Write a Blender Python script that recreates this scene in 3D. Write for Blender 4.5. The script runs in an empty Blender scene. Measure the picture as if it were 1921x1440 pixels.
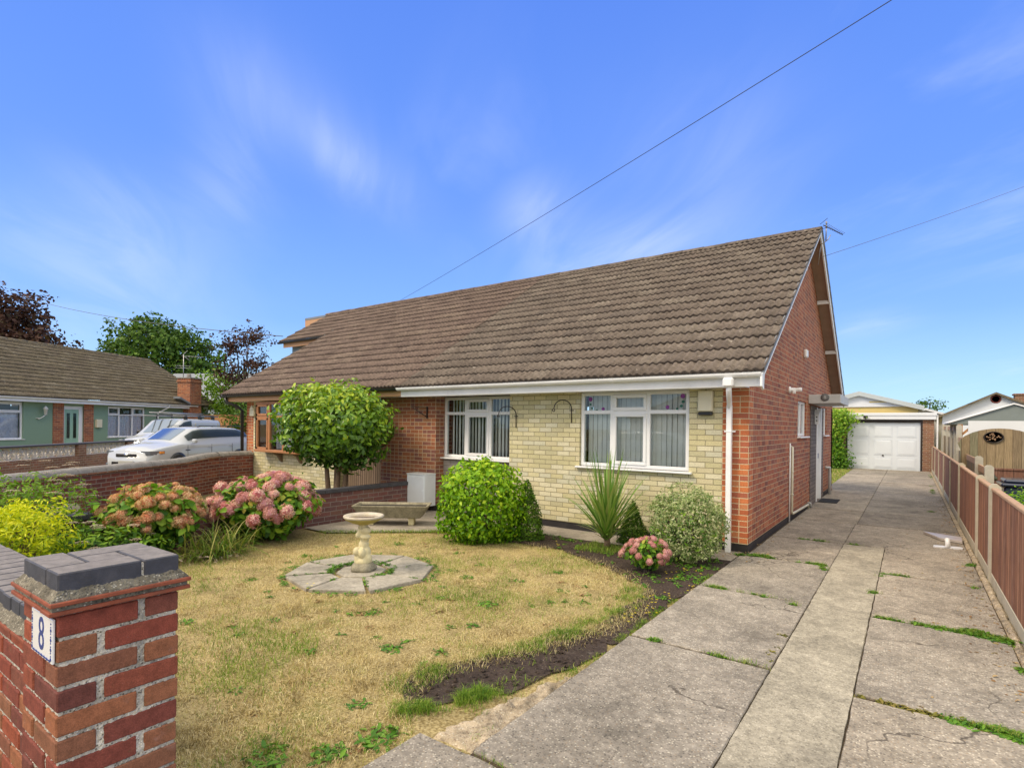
import bpy, math, random
import numpy as np
from mathutils import Vector, Matrix
random.seed(7); rng = np.random.default_rng(7)
R = math.radians
sc = bpy.context.scene
COL = sc.collection
# ------------------------------------------------------------------ camera
YAW, ROLL = .62289, .011535
cam = bpy.data.cameras.new('camera'); co = bpy.data.objects.new('camera', cam); COL.objects.link(co)
f_ = Vector((-math.sin(YAW), math.cos(YAW), 0)); r_ = Vector((math.cos(YAW), math.sin(YAW), 0)); u_ = r_.cross(f_)
r2 = r_*math.cos(ROLL)+u_*math.sin(ROLL); u2 = -r_*math.sin(ROLL)+u_*math.cos(ROLL)
m = Matrix((r2, u2, -f_)).transposed().to_4x4(); m.translation = (1.7184, -7.7257, 1.6699)
co.matrix_world = m
cam.sensor_width = 36; cam.lens = 1039.89/1921*36; cam.shift_y = 78.52/1921
cam.clip_end = 3000; cam.clip_start = .05
sc.camera = co
# ------------------------------------------------------------------ sun, sky, exposure
SUN = Vector((-.55, -.72, .95)).normalized()
sl = bpy.data.lights.new('sun', 'SUN'); sl.energy = 2.3; sl.angle = R(16); sl.color = (1, .84, .64)
so = bpy.data.objects.new('sun', sl); COL.objects.link(so)
so.rotation_euler = SUN.to_track_quat('Z', 'Y').to_euler(); so.location = (0, -20, 30)
sc.view_settings.view_transform = 'Standard'; sc.view_settings.look = 'None'
sc.view_settings.exposure = 0.36; sc.view_settings.gamma = 1
try: sc.view_settings.use_curve_mapping = False
except Exception: pass

class NT:
    """small node-tree helper"""
    def __init__(s, tree): s.t = tree
    def n(s, typ, _out=0, _props=None, **kw):
        nd = s.t.nodes.new('ShaderNode'+typ)
        for k, v in (_props or {}).items(): setattr(nd, k, v)
        for k, v in kw.items():
            key = int(k[1:]) if k[0] == 'i' and k[1:].isdigit() else k.replace('_', ' ')
            s.set(nd.inputs[key], v)
        return nd if _out is None else nd.outputs[_out]
    def set(s, inp, v):
        if isinstance(v, bpy.types.NodeSocket): s.t.links.new(v, inp)
        else:
            if hasattr(inp.default_value, '__len__') and not isinstance(v, (int, float)):
                v = tuple(v)
                if len(inp.default_value) == 4 and len(v) == 3: v += (1,)
            elif hasattr(inp.default_value, '__len__'): v = (v,)*len(inp.default_value)
            inp.default_value = v
    def m(s, op, a, b=0, c=0, clamp=False):
        nd = s.t.nodes.new('ShaderNodeMath'); nd.operation = op; nd.use_clamp = clamp
        for i, v in enumerate((a, b, c)): s.set(nd.inputs[i], v)
        return nd.outputs[0]
    def ramp(s, fac, stops, const=False):
        nd = s.t.nodes.new('ShaderNodeValToRGB'); cr = nd.color_ramp
        if const: cr.interpolation = 'CONSTANT'
        while len(cr.elements) < len(stops): cr.elements.new(.5)
        for e, (p, c) in zip(cr.elements, stops):
            e.position = p; e.color = (c, c, c, 1) if isinstance(c, (int, float)) else tuple(c)+(1,)
        s.set(nd.inputs[0], fac); return nd.outputs[0]
    def mix(s, fac, a, b, blend='MIX'):
        nd = s.t.nodes.new('ShaderNodeMix'); nd.data_type = 'RGBA'; nd.blend_type = blend
        s.set(nd.inputs[0], fac); s.set(nd.inputs[6], a); s.set(nd.inputs[7], b); return nd.outputs[2]
    def rng(s, v, a, b, c=0, d=1):
        nd = s.t.nodes.new('ShaderNodeMapRange'); nd.interpolation_type = 'SMOOTHSTEP'
        for i, x in enumerate((v, a, b, c, d)): s.set(nd.inputs[i], x)
        return nd.outputs[0]
    def noise(s, vec, scale, detail=3, rough=.5, dist=0):
        return s.n('TexNoise', Vector=vec, Scale=scale, Detail=detail, Roughness=rough, Distortion=dist)
    def map(s, vec, scale=(1, 1, 1), rot=(0, 0, 0), loc=(0, 0, 0)):
        return s.n('Mapping', Vector=vec, Scale=scale, Rotation=rot, Location=loc)

w = bpy.data.worlds.new('World'); sc.world = w; w.use_nodes = True
w.node_tree.nodes.clear(); g = NT(w.node_tree)
wd = g.n('TexCoord', 0)
sep = g.n('SeparateXYZ', None, Vector=wd); zz = g.m('MAXIMUM', sep.outputs[2], 0.0)
sky = w.node_tree.nodes.new('ShaderNodeTexSky'); sky.sky_type = 'NISHITA'; sky.sun_disc = False
sky.sun_elevation = math.asin(SUN.z); sky.sun_rotation = math.atan2(SUN.x, SUN.y)
sky.air_density = 1.0; sky.dust_density = .6; sky.ozone_density = 2.0
nish = g.mix(1.0, sky.outputs[0], (.10, .10, .10), 'MULTIPLY')
grad = g.ramp(zz, [(0, (.52, .76, .92)), (.06, (.40, .66, .95)), (.17, (.22, .44, .94)), (.36, (.135, .30, .86)), (.615, (.095, .23, .78)), (.66, (.68, .76, .88)), (1, (.98, .97, .94))])
base = g.mix(.90, nish, grad)
# thin cirrus wisps, placed by sky direction
pl = g.n('VectorMath', 0, {'operation': 'DIVIDE'}, i0=wd, i1=g.n('CombineXYZ', X=g.m('ADD', zz, .12), Y=g.m('ADD', zz, .12), Z=g.m('ADD', zz, .12)))
mp = g.map(pl, scale=(1.0, 1.0, 0), rot=(0, 0, .75))
mp2 = g.map(mp, scale=(.42, 1.25, 1))
n1 = g.noise(mp2, 1.3, 7, .58, .6); n2 = g.noise(pl, .55, 2, .5, 0)
n3 = g.noise(mp2, 5.0, 5, .6, .4)
wisp = g.m('MULTIPLY', g.rng(n1, .47, .78), g.rng(n2, .42, .66))
wisp = g.m('MULTIPLY', wisp, g.rng(n3, .25, .65, .55, 1.0))
# one brighter streak up and to the left of the roof
def blob(vec, c, u, su, sv, k):
    c = Vector(c).normalized(); u = Vector(u); u = (u-c*u.dot(c)).normalized(); v = c.cross(u)
    a = g.m('DIVIDE', g.n('VectorMath', 'Value', {'operation': 'DOT_PRODUCT'}, i0=vec, i1=tuple(u)), su)
    b = g.m('DIVIDE', g.n('VectorMath', 'Value', {'operation': 'DOT_PRODUCT'}, i0=vec, i1=tuple(v)), sv)
    d = g.m('ADD', g.m('MULTIPLY', a, a), g.m('MULTIPLY', b, b))
    fr = g.rng(g.n('VectorMath', 'Value', {'operation': 'DOT_PRODUCT'}, i0=vec, i1=tuple(c)), 0, .2)
    return g.m('MULTIPLY', g.m('MULTIPLY', g.m('EXPONENT', g.m('MULTIPLY', d, -1)), k), fr)
def pdir(x, y):
    d = f_ + r2*((x-960.5)/1039.9) - u2*((y-798.5)/1039.9); return d.normalized()
st = None
for (x0, y0, x1, y1, wid, k) in ((470, 150, 720, 345, .055, .27), (600, 270, 715, 350, .035, .20), (380, 300, 480, 400, .05, .22), (0, 480, 380, 560, .10, .19), (950, 410, 1060, 380, .05, .25), (1040, 500, 1290, 450, .05, .35), (1560, 620, 1700, 605, .02, .2), (60, 380, 320, 420, .06, .14), (430, 100, 560, 260, .08, .14), (1180, 280, 1480, 300, .12, .13)):
    a, b = pdir(x0, y0), pdir(x1, y1); c = (a+b)/2
    t = blob(wd, c, (b-a), (b-a).length*.62, wid, k)
    t = g.m('MULTIPLY', t, g.rng(g.noise(mp2, 2.4, 7, .58, .7), .30, .72, .30, 1.15))
    st = t if st is None else g.m('ADD', st, t)
cl = g.m('MAXIMUM', g.m('MULTIPLY', wisp, .27), st, clamp=True)
# veil of fill light added to the unseen sky overhead and behind the viewer
sky_fill = g.rng(g.n('VectorMath', 'Value', {'operation': 'DOT_PRODUCT'}, i0=wd, i1=(-f_.x*.6, -f_.y*.6, .8)), .42, .85, 0, .9)
sky_fill = g.m('MULTIPLY', sky_fill, g.rng(n1, .2, .6, .6, 1))
c1 = g.mix(cl, base, (.80, .86, 1.0)); c2 = g.mix(sky_fill, c1, (1.75, 1.56, 1.22))
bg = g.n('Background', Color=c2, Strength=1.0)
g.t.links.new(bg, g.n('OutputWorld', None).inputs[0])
# ------------------------------------------------------------------ materials
MATS = {}
def newmat(name):
    mt = bpy.data.materials.new(name); mt.use_nodes = True; mt.node_tree.nodes.clear(); MATS[name] = mt
    return mt, NT(mt.node_tree)
def finish(g, col, rough=.7, bump=None, bstr=.3, bdist=.01, spec=.5, metal=0, extra=None):
    kw = dict(Base_Color=col, Roughness=rough, Metallic=metal); kw['Specular IOR Level'] = spec
    nd = g.t.nodes.new('ShaderNodeBsdfPrincipled')
    for k, v in kw.items(): g.set(nd.inputs[k.replace('_', ' ')], v)
    for k, v in (extra or {}).items(): g.set(nd.inputs[k], v)
    if bump is not None:
        g.set(nd.inputs['Normal'], g.n('Bump', Height=bump, Strength=bstr, Distance=bdist))
    g.t.links.new(nd.outputs[0], g.n('OutputMaterial', None).inputs[0]); return nd
def uv(g): return g.n('UVMap', 0, {'uv_map': 'UVMap'})
def obj(g): return g.n('TexCoord', 3)
def plain(name, col, rough=.5, vary=.12, scale=6, bump=.15, spec=.5, metal=0, dirt=0, dirtcol=(.12, .10, .08)):
    mt, g = newmat(name); o = obj(g)
    n = g.noise(o, scale, 5, .6); c = g.mix(1, col, g.ramp(n, [(.25, 1-vary), (.75, 1+vary*.6 if vary < .5 else 1.2)]), 'MULTIPLY')
    if dirt:
        d = g.rng(g.noise(o, scale*.6, 8, .7, .5), .48, .75, 0, dirt); c = g.mix(d, c, dirtcol)
    finish(g, c, rough, g.noise(o, scale*14, 3), bump, .004, spec, metal); return mt
def brick(name, cols, mortar, bw=.225, bh=.075, mj=.010, half=0.0, dirt=.2, rough=.85, wash=0):
    mt, g = newmat(name); U = uv(g); s = g.n('SeparateXYZ', None, Vector=U); u, v = s.outputs[0], s.outputs[1]
    row = g.m('FLOOR', g.m('DIVIDE', v, bh)); fv = g.m('FRACT', g.m('DIVIDE', v, bh))
    off = g.m('MULTIPLY', g.m('FLOORED_MODULO', row, 2), .5)
    uu = g.m('ADD', g.m('DIVIDE', u, bw), off); idc = g.m('FLOOR', uu); fu = g.m('FRACT', uu)
    dv = g.m('MULTIPLY', g.m('MINIMUM', fv, g.m('SUBTRACT', 1, fv)), bh)
    du = g.m('MULTIPLY', g.m('MINIMUM', fu, g.m('SUBTRACT', 1, fu)), bw)
    hid = 0
    if half:
        on = g.m('LESS_THAN', g.n('TexWhiteNoise', 0, {'noise_dimensions': '2D'}, Vector=g.n('CombineXYZ', X=idc, Y=g.m('ADD', row, .3))), half)
        dh = g.m('ADD', g.m('MULTIPLY', g.m('ABSOLUTE', g.m('SUBTRACT', fu, .5)), bw), g.m('MULTIPLY', g.m('SUBTRACT', 1, on), 1))
        du = g.m('MINIMUM', du, dh); hid = g.m('MULTIPLY', on, g.m('GREATER_THAN', fu, .5))
    d = g.m('MINIMUM', du, dv)
    d = g.m('ADD', d, g.m('MULTIPLY', g.m('SUBTRACT', g.noise(U, 45, 3), .5), .005))
    mask = g.rng(d, mj/2-.0012, mj/2+.0022)
    key = g.n('CombineXYZ', X=g.m('ADD', idc, g.m('MULTIPLY', hid, .37)), Y=row)
    wn = g.n('TexWhiteNoise', 0, {'noise_dimensions': '2D'}, Vector=key)
    k = len(cols); c = g.ramp(wn, [((i+.0)/k, cols[i]) for i in range(k)], const=True)
    c = g.mix(.22, c, g.ramp(g.n('TexWhiteNoise', 0, {'noise_dimensions': '2D'}, Vector=g.n('VectorMath', 0, i0=key, i1=(3.1, 7.7, 0))), [(0, cols[0]), (1, cols[-1])]))
    fine = g.noise(U, 60, 5, .65); c = g.mix(1, c, g.ramp(fine, [(.25, .72), (.75, 1.22)]), 'MULTIPLY')
    big = g.noise(U, 1.3, 4, .6); c = g.mix(1, c, g.ramp(big, [(.3, 1-dirt), (.7, 1+dirt*.4)]), 'MULTIPLY')
    if wash: c = g.mix(g.rng(g.noise(U, 9, 6, .7), .52, .78, 0, wash), c, (.5, .46, .42))
    mo = g.mix(1, mortar, g.ramp(g.noise(U, 80, 3), [(.3, .72), (.7, 1.15)]), 'MULTIPLY')
    col = g.mix(mask, mo, c)
    h = g.m('ADD', g.m('MULTIPLY', mask, 1), g.m('MULTIPLY', fine, .25))
    finish(g, col, rough, h, .55, .006, .3); return mt
RED = [(.32, .095, .05), (.42, .14, .068), (.37, .115, .056), (.21, .075, .052), (.40, .155, .078), (.34, .105, .056), (.25, .095, .063), (.47, .18, .085), (.29, .12, .08)]
DRED = [(.20, .06, .045), (.26, .075, .05), (.17, .055, .045), (.23, .075, .05), (.29, .10, .06), (.14, .05, .045)]
YEL = [(.60, .54, .31), (.68, .62, .40), (.62, .55, .35), (.56, .51, .29), (.72, .67, .48), (.60, .58, .44), (.66, .60, .36), (.52, .48, .30)]
brick('red_brick', RED, (.50, .36, .22), half=.45, dirt=.15, mj=.0085)
brick('pier_brick', [(.50, .15, .06), (.60, .20, .07), (.42, .12, .05), (.52, .22, .10), (.38, .12, .07)], (.58, .47, .30), bw=.225, half=.5, dirt=.2)
brick('red_block_brick', [(.33, .12, .06), (.40, .16, .08), (.28, .11, .07), (.24, .10, .08), (.38, .18, .09), (.22, .10, .09)], (.48, .38, .26), half=.35, dirt=.28)
brick('yellow_brick', YEL, (.27, .24, .15), dirt=.13, mj=.009)
brick('dark_red_brick', DRED, (.30, .25, .21), mj=.011, dirt=.3, wash=.25)
brick('purple_brick', [(.15, .07, .065), (.19, .08, .07), (.13, .065, .065), (.17, .09, .07)], (.24, .20, .18), dirt=.3, wash=.15)
brick('old_brick', [(.30, .13, .08), (.24, .11, .07), (.34, .17, .10), (.27, .14, .08)], (.36, .30, .22), mj=.013, dirt=.4, wash=.35)
brick('stone_cladding', [(.30, .27, .24), (.24, .21, .19), (.36, .33, .30), (.27, .22, .19), (.32, .30, .28)], (.22, .20, .17), bw=.33, bh=.10, mj=.010)
brick('brown_stone', [(.20, .17, .15), (.24, .20, .17), (.17, .145, .13)], (.09, .075, .07), bw=.3, bh=.08, mj=.012)
brick('timber_planks', [(.33, .16, .10), (.37, .185, .12), (.30, .145, .095), (.35, .19, .13)], (.10, .05, .035), bw=.105, bh=9, mj=.005, dirt=.18)
def planks(name, cols, bw=.12, gap=.004, streak=.45):
    mt, g = newmat(name); U = uv(g); s = g.n('SeparateXYZ', None, Vector=U)
    uu = g.m('DIVIDE', s.outputs[0], bw); idc = g.m('FLOOR', uu); fu = g.m('FRACT', uu)
    du = g.m('MULTIPLY', g.m('MINIMUM', fu, g.m('SUBTRACT', 1, fu)), bw)
    wn = g.n('TexWhiteNoise', 0, {'noise_dimensions': '1D'}, W=idc); k = len(cols)
    c = g.ramp(wn, [(i/k, cols[i]) for i in range(k)], const=True)
    sv = g.n('CombineXYZ', X=g.m('MULTIPLY', s.outputs[0], 70), Y=g.m('ADD', g.m('MULTIPLY', s.outputs[1], 3.5), g.m('MULTIPLY', wn, 40)))
    st = g.noise(sv, 1, 6, .7, .6); c = g.mix(1, c, g.ramp(st, [(.3, 1-streak), (.7, 1+streak*.7)]), 'MULTIPLY')
    pale = g.rng(g.noise(g.n('CombineXYZ', X=g.m('MULTIPLY', s.outputs[0], 25), Y=g.m('MULTIPLY', s.outputs[1], 2.5)), 1, 5, .7), .56, .72, 0, .45)
    c = g.mix(pale, c, (.55, .38, .30))
    mask = g.rng(du, gap*.3, gap*1.3); c = g.mix(mask, (.05, .028, .02), c)
    finish(g, c, .8, g.m('ADD', mask, g.m('MULTIPLY', st, .5)), .5, .004, .25); return mt
planks('fence_wood', [(.27, .125, .075), (.32, .15, .09), (.23, .105, .07), (.36, .18, .11), (.29, .15, .10)], .105, .004, .8)
planks('brown_wood', [(.26, .20, .12), (.30, .23, .14), (.22, .17, .11), (.27, .22, .15), (.21, .20, .13)], .15)
planks('dark_wood', [(.17, .085, .06), (.20, .10, .07), (.15, .075, .055)], .14)
planks('tan_ribs', [(.25, .18, .12), (.28, .20, .14), (.23, .165, .11)], .07, .01, .2)
planks('orange_wood', [(.42, .22, .10), (.38, .20, .09)], .12, .003, .25)
def tiles(name, cols, light=.5):
    mt, g = newmat(name); U = uv(g); s = g.n('SeparateXYZ', None, Vector=U); o = obj(g)
    key = g.n('CombineXYZ', X=g.m('FLOOR', s.outputs[0]), Y=g.m('FLOOR', s.outputs[1]))
    wn = g.n('TexWhiteNoise', 0, {'noise_dimensions': '2D'}, Vector=key)
    c = g.ramp(wn, [(i/(len(cols)-1), cols[i]) for i in range(len(cols))])
    c = g.mix(1, c, g.ramp(g.noise(o, 14, 7, .75), [(.32, .50), (.5, .95), (.7, 1.45)]), 'MULTIPLY')
    c = g.mix(1, c, g.ramp(g.noise(o, .8, 3), [(.3, .92), (.7, 1.06)]), 'MULTIPLY')
    c = g.mix(g.rng(g.noise(o, 6.5, 7, .75), .62, .70, 0, light), c, (.52, .48, .41))
    c = g.mix(g.rng(g.noise(g.map(o, loc=(2, 2, 9)), 24, 5, .8), .66, .74, 0, light), c, (.60, .57, .50))
    c = g.mix(g.rng(g.noise(g.map(o, loc=(9, 3, 1)), 11, 6, .75), .68, .74, 0, light), c, (.36, .33, .14))
    c = g.mix(g.rng(g.noise(g.map(o, loc=(4, 8, 2)), 14, 6, .75), .64, .72, 0, .7), c, (.03, .027, .022))
    fy = g.m('FRACT', s.outputs[1]); c = g.mix(g.rng(fy, .0, .10, .6, 0), c, (.035, .028, .023))  # course shadow painted as a dark band along each tile's lower edge
    finish(g, c, .92, g.noise(o, 130, 4), .5, .004, .2); return mt
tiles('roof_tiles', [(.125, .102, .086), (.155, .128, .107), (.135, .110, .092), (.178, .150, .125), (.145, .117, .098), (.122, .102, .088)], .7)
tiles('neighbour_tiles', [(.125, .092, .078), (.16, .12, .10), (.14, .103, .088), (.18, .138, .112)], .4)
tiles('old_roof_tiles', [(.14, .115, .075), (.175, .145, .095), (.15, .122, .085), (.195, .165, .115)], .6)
# concrete with exposed aggregate
def agg(name, base, cols, sc_=85, mixf=.65, stain=.35, scale2=1.2, bumpd=.003, crack=False):
    mt, g = newmat(name); o = obj(g)
    v = g.n('TexVoronoi', None, {'feature': 'F1'}, Vector=o, Scale=sc_)
    rnd = g.n('SeparateXYZ', 0, Vector=v.outputs[1]); k = len(cols)
    st = g.ramp(rnd, [(i/k, cols[i]) for i in range(k)], const=True)
    stone = g.m('MULTIPLY', g.rng(v.outputs[0], .25, .50, 1, 0), mixf)
    v2 = g.n('TexVoronoi', None, Vector=g.map(o, loc=(.3, .2, .1)), Scale=sc_*.62)
    stone2 = g.m('MULTIPLY', g.rng(v2.outputs[0], .12, .22, 1, 0), g.m('GREATER_THAN', g.n('SeparateXYZ', 0, Vector=v2.outputs[1]), .80))
    c = g.mix(1, base, g.ramp(g.noise(o, 30, 5, .7), [(.3, .72), (.7, 1.2)]), 'MULTIPLY')
    c = g.mix(stone, c, st); c = g.mix(1, c, g.ramp(g.noise(o, 11, 7, .8), [(.35, .78), (.65, 1.18)]), 'MULTIPLY'); c = g.mix(g.m('MULTIPLY', stone2, .22), c, (.60, .54, .44))
    big = g.noise(o, scale2, 6, .65, .3); c = g.mix(1, c, g.ramp(big, [(.30, 1-stain), (.52, 1.0), (.75, 1+stain*.35)]), 'MULTIPLY')
    mid = g.noise(g.map(o, scale=(1, .35, 1), loc=(5, 5, 0)), 3.5, 6, .7); c = g.mix(g.rng(mid, .58, .80, 0, .45), c, (.12, .105, .09))
    c = g.mix(g.rng(g.noise(g.map(o, loc=(2, 9, 0)), 2.2, 5, .7), .60, .78, 0, .30), c, (.62, .56, .46))
    if crack or name == 'strip_concrete':
        c = g.mix(1, c, g.ramp(g.n('Attribute', 2, {'attribute_name': 'rnd'}), [(0, .82), (.5, .98), (1, (1.12, 1.09, 1.04))]), 'MULTIPLY')
        c = g.mix(1, c, g.ramp(g.noise(g.map(o, loc=(6, 1, 0)), 5, 7, .75), [(.35, .80), (.65, 1.14)]), 'MULTIPLY')
    if crack:
        dv = g.n('VectorMath', 0, {'operation': 'ADD'}, i0=o, i1=g.n('VectorMath', 0, {'operation': 'SCALE'}, i0=g.n('TexNoise', 1, Vector=o, Scale=2.5, Detail=6), Scale=.5))
        ed = g.n('TexVoronoi', 0, {'feature': 'DISTANCE_TO_EDGE'}, Vector=dv, Scale=.62)
        ck = g.m('MULTIPLY', g.rng(ed, .0015, .006, 1, 0), g.rng(g.noise(g.map(o, loc=(7, 7, 7)), .9, 3), .46, .58))
        c = g.mix(g.m('MULTIPLY', ck, .75), c, (.06, .05, .04))
        oil = g.rng(g.noise(g.map(o, loc=(3, 4, 0), scale=(1, .5, 1)), 1.6, 5, .7), .58, .75, 0, .42); c = g.mix(oil, c, (.12, .108, .09))
    finish(g, c, .9, g.m('ADD', stone, g.noise(o, 200, 2)), .5, bumpd, .25); return mt
agg('slab_concrete', (.315, .283, .238), [(.33, .288, .235), (.53, .485, .40), (.18, .16, .135), (.56, .52, .43), (.25, .22, .18), (.32, .255, .185), (.13, .12, .105)], 70, .85, .42, 1.0, .004, True)
agg('strip_concrete', (.365, .333, .262), [(.43, .39, .305), (.25, .225, .175), (.54, .50, .40), (.19, .17, .135)], 75, .7, .35, 1.6, .003)
agg('joint_dirt', (.075, .055, .035), [(.12, .09, .055), (.05, .038, .026), (.17, .13, .08), (.07, .075, .03)], 60, .7, .4)
agg('path_concrete', (.33, .295, .25), [(.36, .32, .27), (.29, .26, .22), (.42, .38, .31)], 120, .4, .3)
agg('haunch_concrete', (.44, .36, .25), [(.54, .46, .33), (.34, .26, .18), (.62, .56, .44), (.22, .16, .11)], 70, .7, .6, 7, .01)
agg('flagstone', (.36, .33, .27), [(.40, .36, .30), (.31, .28, .24), (.45, .42, .35)], 110, .4, .35, 3)
agg('dark_mortar', (.20, .18, .14), [(.50, .47, .40), (.10, .095, .08), (.26, .24, .18), (.36, .33, .27), (.07, .07, .06), (.22, .21, .15)], 130, .9, .6, 9, .006)
agg('mortar_gravel', (.50, .47, .41), [(.80, .77, .70), (.20, .18, .14), (.52, .48, .40), (.70, .67, .60), (.12, .11, .08), (.40, .37, .28)], 130, .9, .55, 9, .006)
agg('rough_stone', (.29, .265, .19), [(.34, .31, .23), (.23, .21, .15), (.42, .39, .30)], 90, .45, .3, 5)
agg('soil', (.060, .043, .034), [(.08, .058, .045), (.04, .03, .026), (.12, .095, .075), (.055, .04, .032)], 55, .6, .3, 3, .02)
def lawnmat():
    mt, g = newmat('lawn_soil'); o = obj(g)
    n = g.noise(o, 55, 6, .75); c = g.ramp(n, [(.30, (.11, .08, .035)), (.44, (.30, .23, .10)), (.58, (.52, .42, .21)), (.72, (.70, .60, .36))])
    n2 = g.noise(g.map(o, loc=(3, 1, 0)), 1.1, 5, .65); n3 = g.noise(g.map(o, loc=(8, 1, 0)), 30, 4, .7)
    c = g.mix(g.m('MULTIPLY', g.rng(n2, .50, .72), g.rng(n3, .35, .6)), c, (.17, .19, .05))
    c = g.mix(1, c, g.ramp(g.noise(g.map(o, loc=(5, 2, 0)), 3.2, 6, .75), [(.33, .62), (.55, 1.0), (.72, 1.15)]), 'MULTIPLY')
    c = g.mix(g.rng(g.noise(g.map(o, loc=(1, 6, 0)), 6, 6, .75), .66, .76, 0, .7), c, (.12, .075, .045))
    finish(g, c, .95, n, .8, .02, .1)
lawnmat()
def groundmat():
    mt, g = newmat('ground_mix'); o = obj(g)
    c = g.ramp(g.noise(o, 2.5, 6, .7), [(.35, (.16, .15, .07)), (.55, (.20, .18, .09)), (.7, (.24, .21, .15))])
    finish(g, c, .95, g.noise(o, 20, 4), .5, .02, .1)
groundmat()
plain('white_upvc', (.80, .81, .82), .32, .04, 3, .03, dirt=.06, dirtcol=(.45, .43, .38))
plain('white_paint', (.84, .85, .86), .5, .08, 3, .08, dirt=.25, dirtcol=(.35, .33, .28))
plain('grey_white', (.50, .51, .51), .55, .1, 4, .08, dirt=.35, dirtcol=(.25, .22, .2))
plain('garage_white', (.68, .74, .80), .45, .04, 2, .03)
plain('cream_plastic', (.68, .64, .48), .45, .05, 5, .03)
plain('cream_pipe', (.66, .63, .48), .4, .06, 5, .03, dirt=.2)
plain('black_plastic', (.018, .018, .02), .35, .1, 5, .05)
plain('black_iron', (.025, .018, .016), .5, .2, 20, .2)
plain('plinth_black', (.020, .018, .02), .6, .3, 8, .5, dirt=.3, dirtcol=(.10, .09, .08))
plain('soffit_beige', (.34, .24, .18), .7, .15, 4, .1)
plain('tan_fascia', (.52, .29, .14), .55, .10, 4, .1)
plain('oak_frame', (.42, .19, .075), .45, .12, 8, .08)
plain('slate_cladding', (.20, .235, .245), .6, .12, 2, .1)
plain('concrete_post', (.47, .43, .33), .9, .16, 9, .4, dirt=.45, dirtcol=(.25, .23, .15))
plain('pale_post', (.46, .44, .37), .9, .18, 9, .4, dirt=.5, dirtcol=(.28, .27, .2))
plain('rail_wood', (.42, .27, .17), .85, .25, 14, .35)
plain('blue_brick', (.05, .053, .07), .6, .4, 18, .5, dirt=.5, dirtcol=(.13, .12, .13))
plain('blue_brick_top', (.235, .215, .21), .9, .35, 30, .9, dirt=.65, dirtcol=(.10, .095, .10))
plain('terracotta_tile', (.28, .075, .038), .85, .4, 22, .5, dirt=.5, dirtcol=(.13, .09, .06))
plain('coping_grey', (.24, .225, .21), .9, .3, 10, .5, dirt=.55, dirtcol=(.42, .40, .36))
plain('coping_dark', (.055, .055, .065), .6, .2, 10, .3)
plain('block_white', (.66, .61, .53), .85, .2, 12, .3, dirt=.3)
plain('green_render', (.215, .325, .235), .9, .08, 30, .6)
plain('door_green', (.30, .50, .38), .4, .06, 6, .05)
plain('plaque_white', (.80, .81, .84), .15, .03, 4, .02, dirt=.15, dirtcol=(.5, .52, .5))
plain('plaque_blue', (.015, .045, .26), .3, .05, 4, .02)
plain('grey_disc', (.12, .12, .125), .5, .15, 8, .1)
plain('cast_stone', (.66, .59, .36), .85, .15, 14, .45, dirt=.45, dirtcol=(.40, .35, .20))
plain('lichen_stone', (.52, .46, .36), .9, .25, 16, .5, dirt=.55, dirtcol=(.34, .29, .08))
plain('bath_mossy', (.40, .33, .09), .9, .3, 14, .5, dirt=.5, dirtcol=(.55, .42, .06))
plain('bird_water', (.10, .055, .02), .06, .1, 3, .02)
plain('dark_compost', (.025, .02, .016), .95, .3, 20, .8)
plain('metal_box', (.76, .81, .86), .4, .05, 4, .05, dirt=.2, dirtcol=(.45, .45, .45))
plain('car_white', (.47, .50, .54), .12, .02, 1, .0, spec=.8)
plain('car_black', (.012, .012, .014), .3, .1, 3, .05)
plain('tyre_black', (.02, .02, .02), .8, .1, 3, .1)
plain('alloy', (.35, .35, .36), .35, .1, 3, .05, metal=.8)
plain('chrome', (.6, .62, .65), .15, .05, 3, .0, metal=.9)
plain('plate_grey', (.42, .42, .40), .5, .02, 2, .0)
plain('amber', (.75, .28, .05), .2, .05, 2, .0)
plain('badge_blue', (.03, .07, .22), .2, .05, 2, .0)
plain('headlight', (.13, .15, .18), .08, .1, 20, .0, spec=1)
plain('mobile_yellow', (.66, .52, .20), .7, .06, 3, .1)
plain('mobile_roof', (.44, .49, .51), .6, .06, 3, .1)
plain('blue_grey_roof', (.20, .235, .225), .75, .1, 5, .2)
plain('white_boards', (.70, .74, .79), .5, .04, 2, .05)
plain('lead_grey', (.20, .22, .25), .6, .12, 6, .15)
plain('red_vent', (.22, .05, .04), .6, .2, 8, .2)
plain('doormat', (.012, .012, .012), .95, .2, 60, .8)
plain('wet_board', (.46, .42, .38), .35, .3, 9, .2, dirt=.7, dirtcol=(.30, .10, .06))
plain('cable_black', (.02, .02, .022), .6, .05, 3, .0)
plain('cable_grey', (.10, .10, .11), .6, .05, 3, .0)
plain('navy_gloss', (.02, .03, .065), .12, .05, 2, .0, spec=.8)
plain('bronze_green', (.05, .06, .03), .3, .3, 12, .3)
plain('bark', (.20, .135, .085), .9, .3, 20, .7)
plain('dark_bark', (.09, .07, .055), .9, .3, 20, .7)
plain('curtain', (.84, .87, .90), .9, .3, 16, .3)
plain('blind_slat', (.86, .90, .86), .8, .08, 5, .1)
plain('dark_room', (.14, .13, .12), .9, .1, 4, .0)
plain('sticker_purple', (.22, .04, .25), .4, .1, 4, .0); plain('sticker_green', (.01, .12, .07), .4, .1, 4, .0)
def glassmat(name, tint, refl=1.6, rough=.0):
    mt, g = newmat(name)
    fr = g.m('MULTIPLY', g.n('Fresnel', IOR=1.5), refl, clamp=True)
    a = g.n('BsdfTransparent', Color=tint); b = g.n('BsdfGlossy', Color=(.95, .97, 1), Roughness=rough)
    g.t.links.new(g.n('MixShader', i0=fr, i1=a, i2=b), g.n('OutputMaterial', None).inputs[0])
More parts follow.
